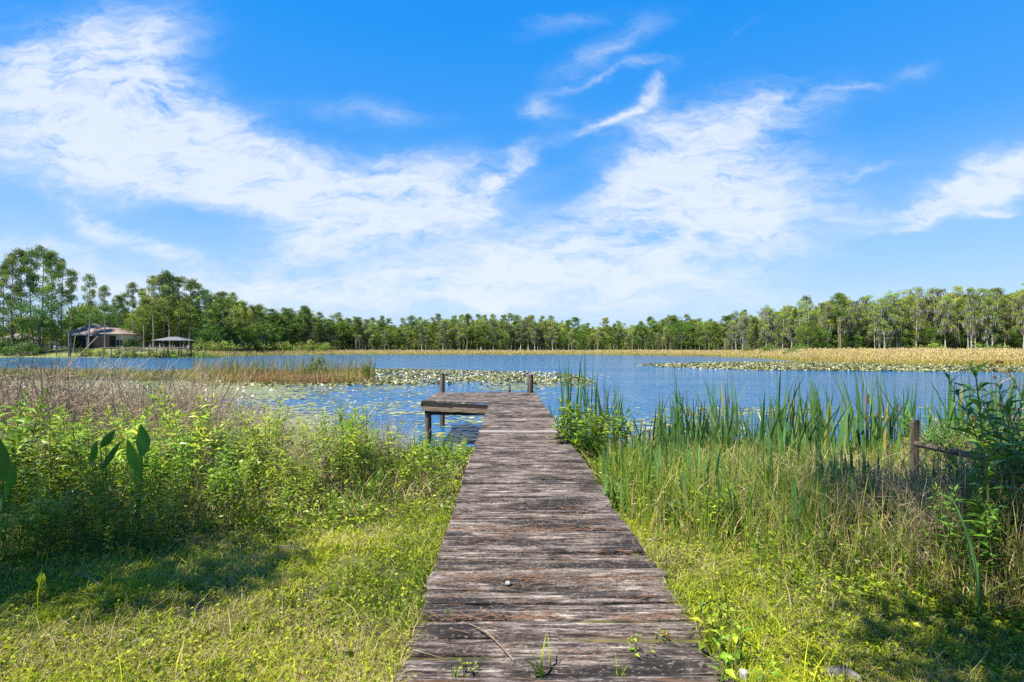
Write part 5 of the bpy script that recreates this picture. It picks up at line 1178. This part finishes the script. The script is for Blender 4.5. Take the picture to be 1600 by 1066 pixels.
# outbuilding seen through the oaks
OY = 186.; ox = PX(22, OY); og = float(gh(ox, OY)); ob = empty('outbuilding', (ox, OY, og)); tag(ob, 'tan outbuilding half hidden behind the oaks at far left', 'building')
b = Acc(); box(b, -5, 5, 0, 6, -.4, 3.4); link('wall', b.mesh('outbuilding_wall', M['wall']), ob)
b = Acc(); hip(b, -5.6, 5.6, -.6, 6.6, 3.42, 5.4, -2, 2, 3); link('roof', b.mesh('outbuilding_roof', M['roof']), ob)
b = Acc(); box(b, -1.2, 1.2, -.05, -.003, 0, 2.3); link('door', b.mesh('outbuilding_door', M['white']), ob)
# boat shelter with its boardwalk over the water edge
SY = 158.; sx = PX(270, SY); sh = empty('boat_shelter', (sx, SY, 0)); tag(sh, 'open boat shelter with a dark hip roof standing over the left shore water', 'boat shelter')
ez = PZ(532.2, SY); b = Acc(); x0, x1 = PX(244.5, SY) - sx, PX(296, SY) - sx
hip(b, x0, x1, -2.6, 3.4, ez, PZ(526.3, SY), -1.1, 1.1, .4); link('roof', b.mesh('shelter_roof', M['shelterroof']), sh)
for qx in (252, 270, 290):
    for qy in (-2., 2.8):
        b = Acc(); xx = PX(qx, SY) - sx; box(b, xx - .11, xx + .11, qy - .11, qy + .11, -.8, ez + .08); link('post', b.mesh('shelter_post', M['darkwood']), sh)
pr = empty('pier', (sx, SY, 0)); tag(pr, 'low railed wooden pier running along the left shore past the boat shelter', 'pier')
dz_ = PZ(548, SY); p0, p1 = PX(172, SY) - sx, PX(303, SY) - sx
b = Acc(); box(b, p0, p1, -2.9, -1.5, dz_ - .16, dz_); link('deck', b.mesh('pier_deck', M['deadwood']), pr)
for hz_ in (PZ(543.0, SY), PZ(545.6, SY)):
    b = Acc(); box(b, p0 + 6 * (hz_ < PZ(544, SY)), p1, -2.97, -2.91, hz_ - .16, hz_ + .12); link('rail', b.mesh('pier_rail', M['tanwood']), pr)
for q in np.linspace(0.01, .99, 12):
    b = Acc(); xx = p0 + (p1 - p0) * q; box(b, xx - .1, xx + .1, -2.905, -2.75, -.9, PZ(542.6, SY)); link('post', b.mesh('pier_post', M['oldwood']), pr)

# ------------------------------------------------------------------ two trees on the near bank, beyond the edges of the frame: they throw the shade on the lawn
def shade_tree(x, y, cz, rx, ry, rz, n, seed, lab, trunk_xy):
    global rng
    keep = rng; rng = np.random.default_rng(seed); tr, cr = Acc(), Acc(); g = float(gh(*trunk_xy))
    r_ = empty('broadleaf_tree', (x, y, 0)); tag(r_, lab, 'tree')
    tx, ty = trunk_xy[0] - x, trunk_xy[1] - y
    tube(tr, [(tx, ty, g - .2), (tx * .8, ty * .8, g + (cz - g) * .5), (tx * .3, ty * .3, cz - .3), (0, 0, cz + rz * .4)], [.24, .19, .14, .07], 8)
    for i in range(n):
        d = rdir(1)[0]; c = np.array([0, 0, cz]) + d * (rng.random() ** .4) * np.array([rx, ry, rz])
        clump(cr, c, .55, .3, 60, .14, .07, rng.normal(.5, .15))
    for i in range(8):
        d = rdir(1)[0]; d[2] = abs(d[2]) * .4; tube(tr, [(0, 0, cz - .2), np.array([0, 0, cz]) + d * [rx * .5, ry * .5, rz * .4], np.array([0, 0, cz]) + d * [rx * .95, ry * .95, rz * .7]], [.07, .045, .015], 5)
    link('trunk', tr.mesh('shade_trunk', M['bark']), r_); link('crown', cr.mesh('shade_crown', M['oakleaf']), r_); rng = keep
def shade_at(gx, gy, hgt):
    t = (hgt - float(gh(gx, gy))) / SUN.z; return gx + SUN.x * t, gy + SUN.y * t
def shade(gx, gy, hgt, rx, ry, rz, n, seed, lab, dx, dy):
    a_, b_ = shade_at(gx, gy, hgt); shade_tree(a_, b_, hgt, rx, ry, rz, n, seed, lab, (a_ + dx, b_ + dy))
shade(-2.75, 3.36, 7.6, 1.55, .30, .42, 34, 41, 'leafy tree on the near bank beyond the left edge of the picture', -2.2, -1.2)
shade(-3.6, 4.25, 8.4, 1.6, .5, .5, 20, 43, 'second leafy tree beyond the left edge, shading the foot of the thicket', -2.6, -.6)
shade(2.55, 2.35, 6.4, .95, .36, .4, 26, 42, 'leafy tree on the near bank behind the viewer at right', 1.6, -3.0)
shade(3.8, 4.5, 8.6, 1.35, 1.35, .7, 66, 44, 'larger leafy tree behind the viewer whose shade falls on the right hand tangle', 2.2, -4.0)
scene.cycles.use_denoising = False
scene.cycles.max_bounces = 8; scene.cycles.transparent_max_bounces = 4
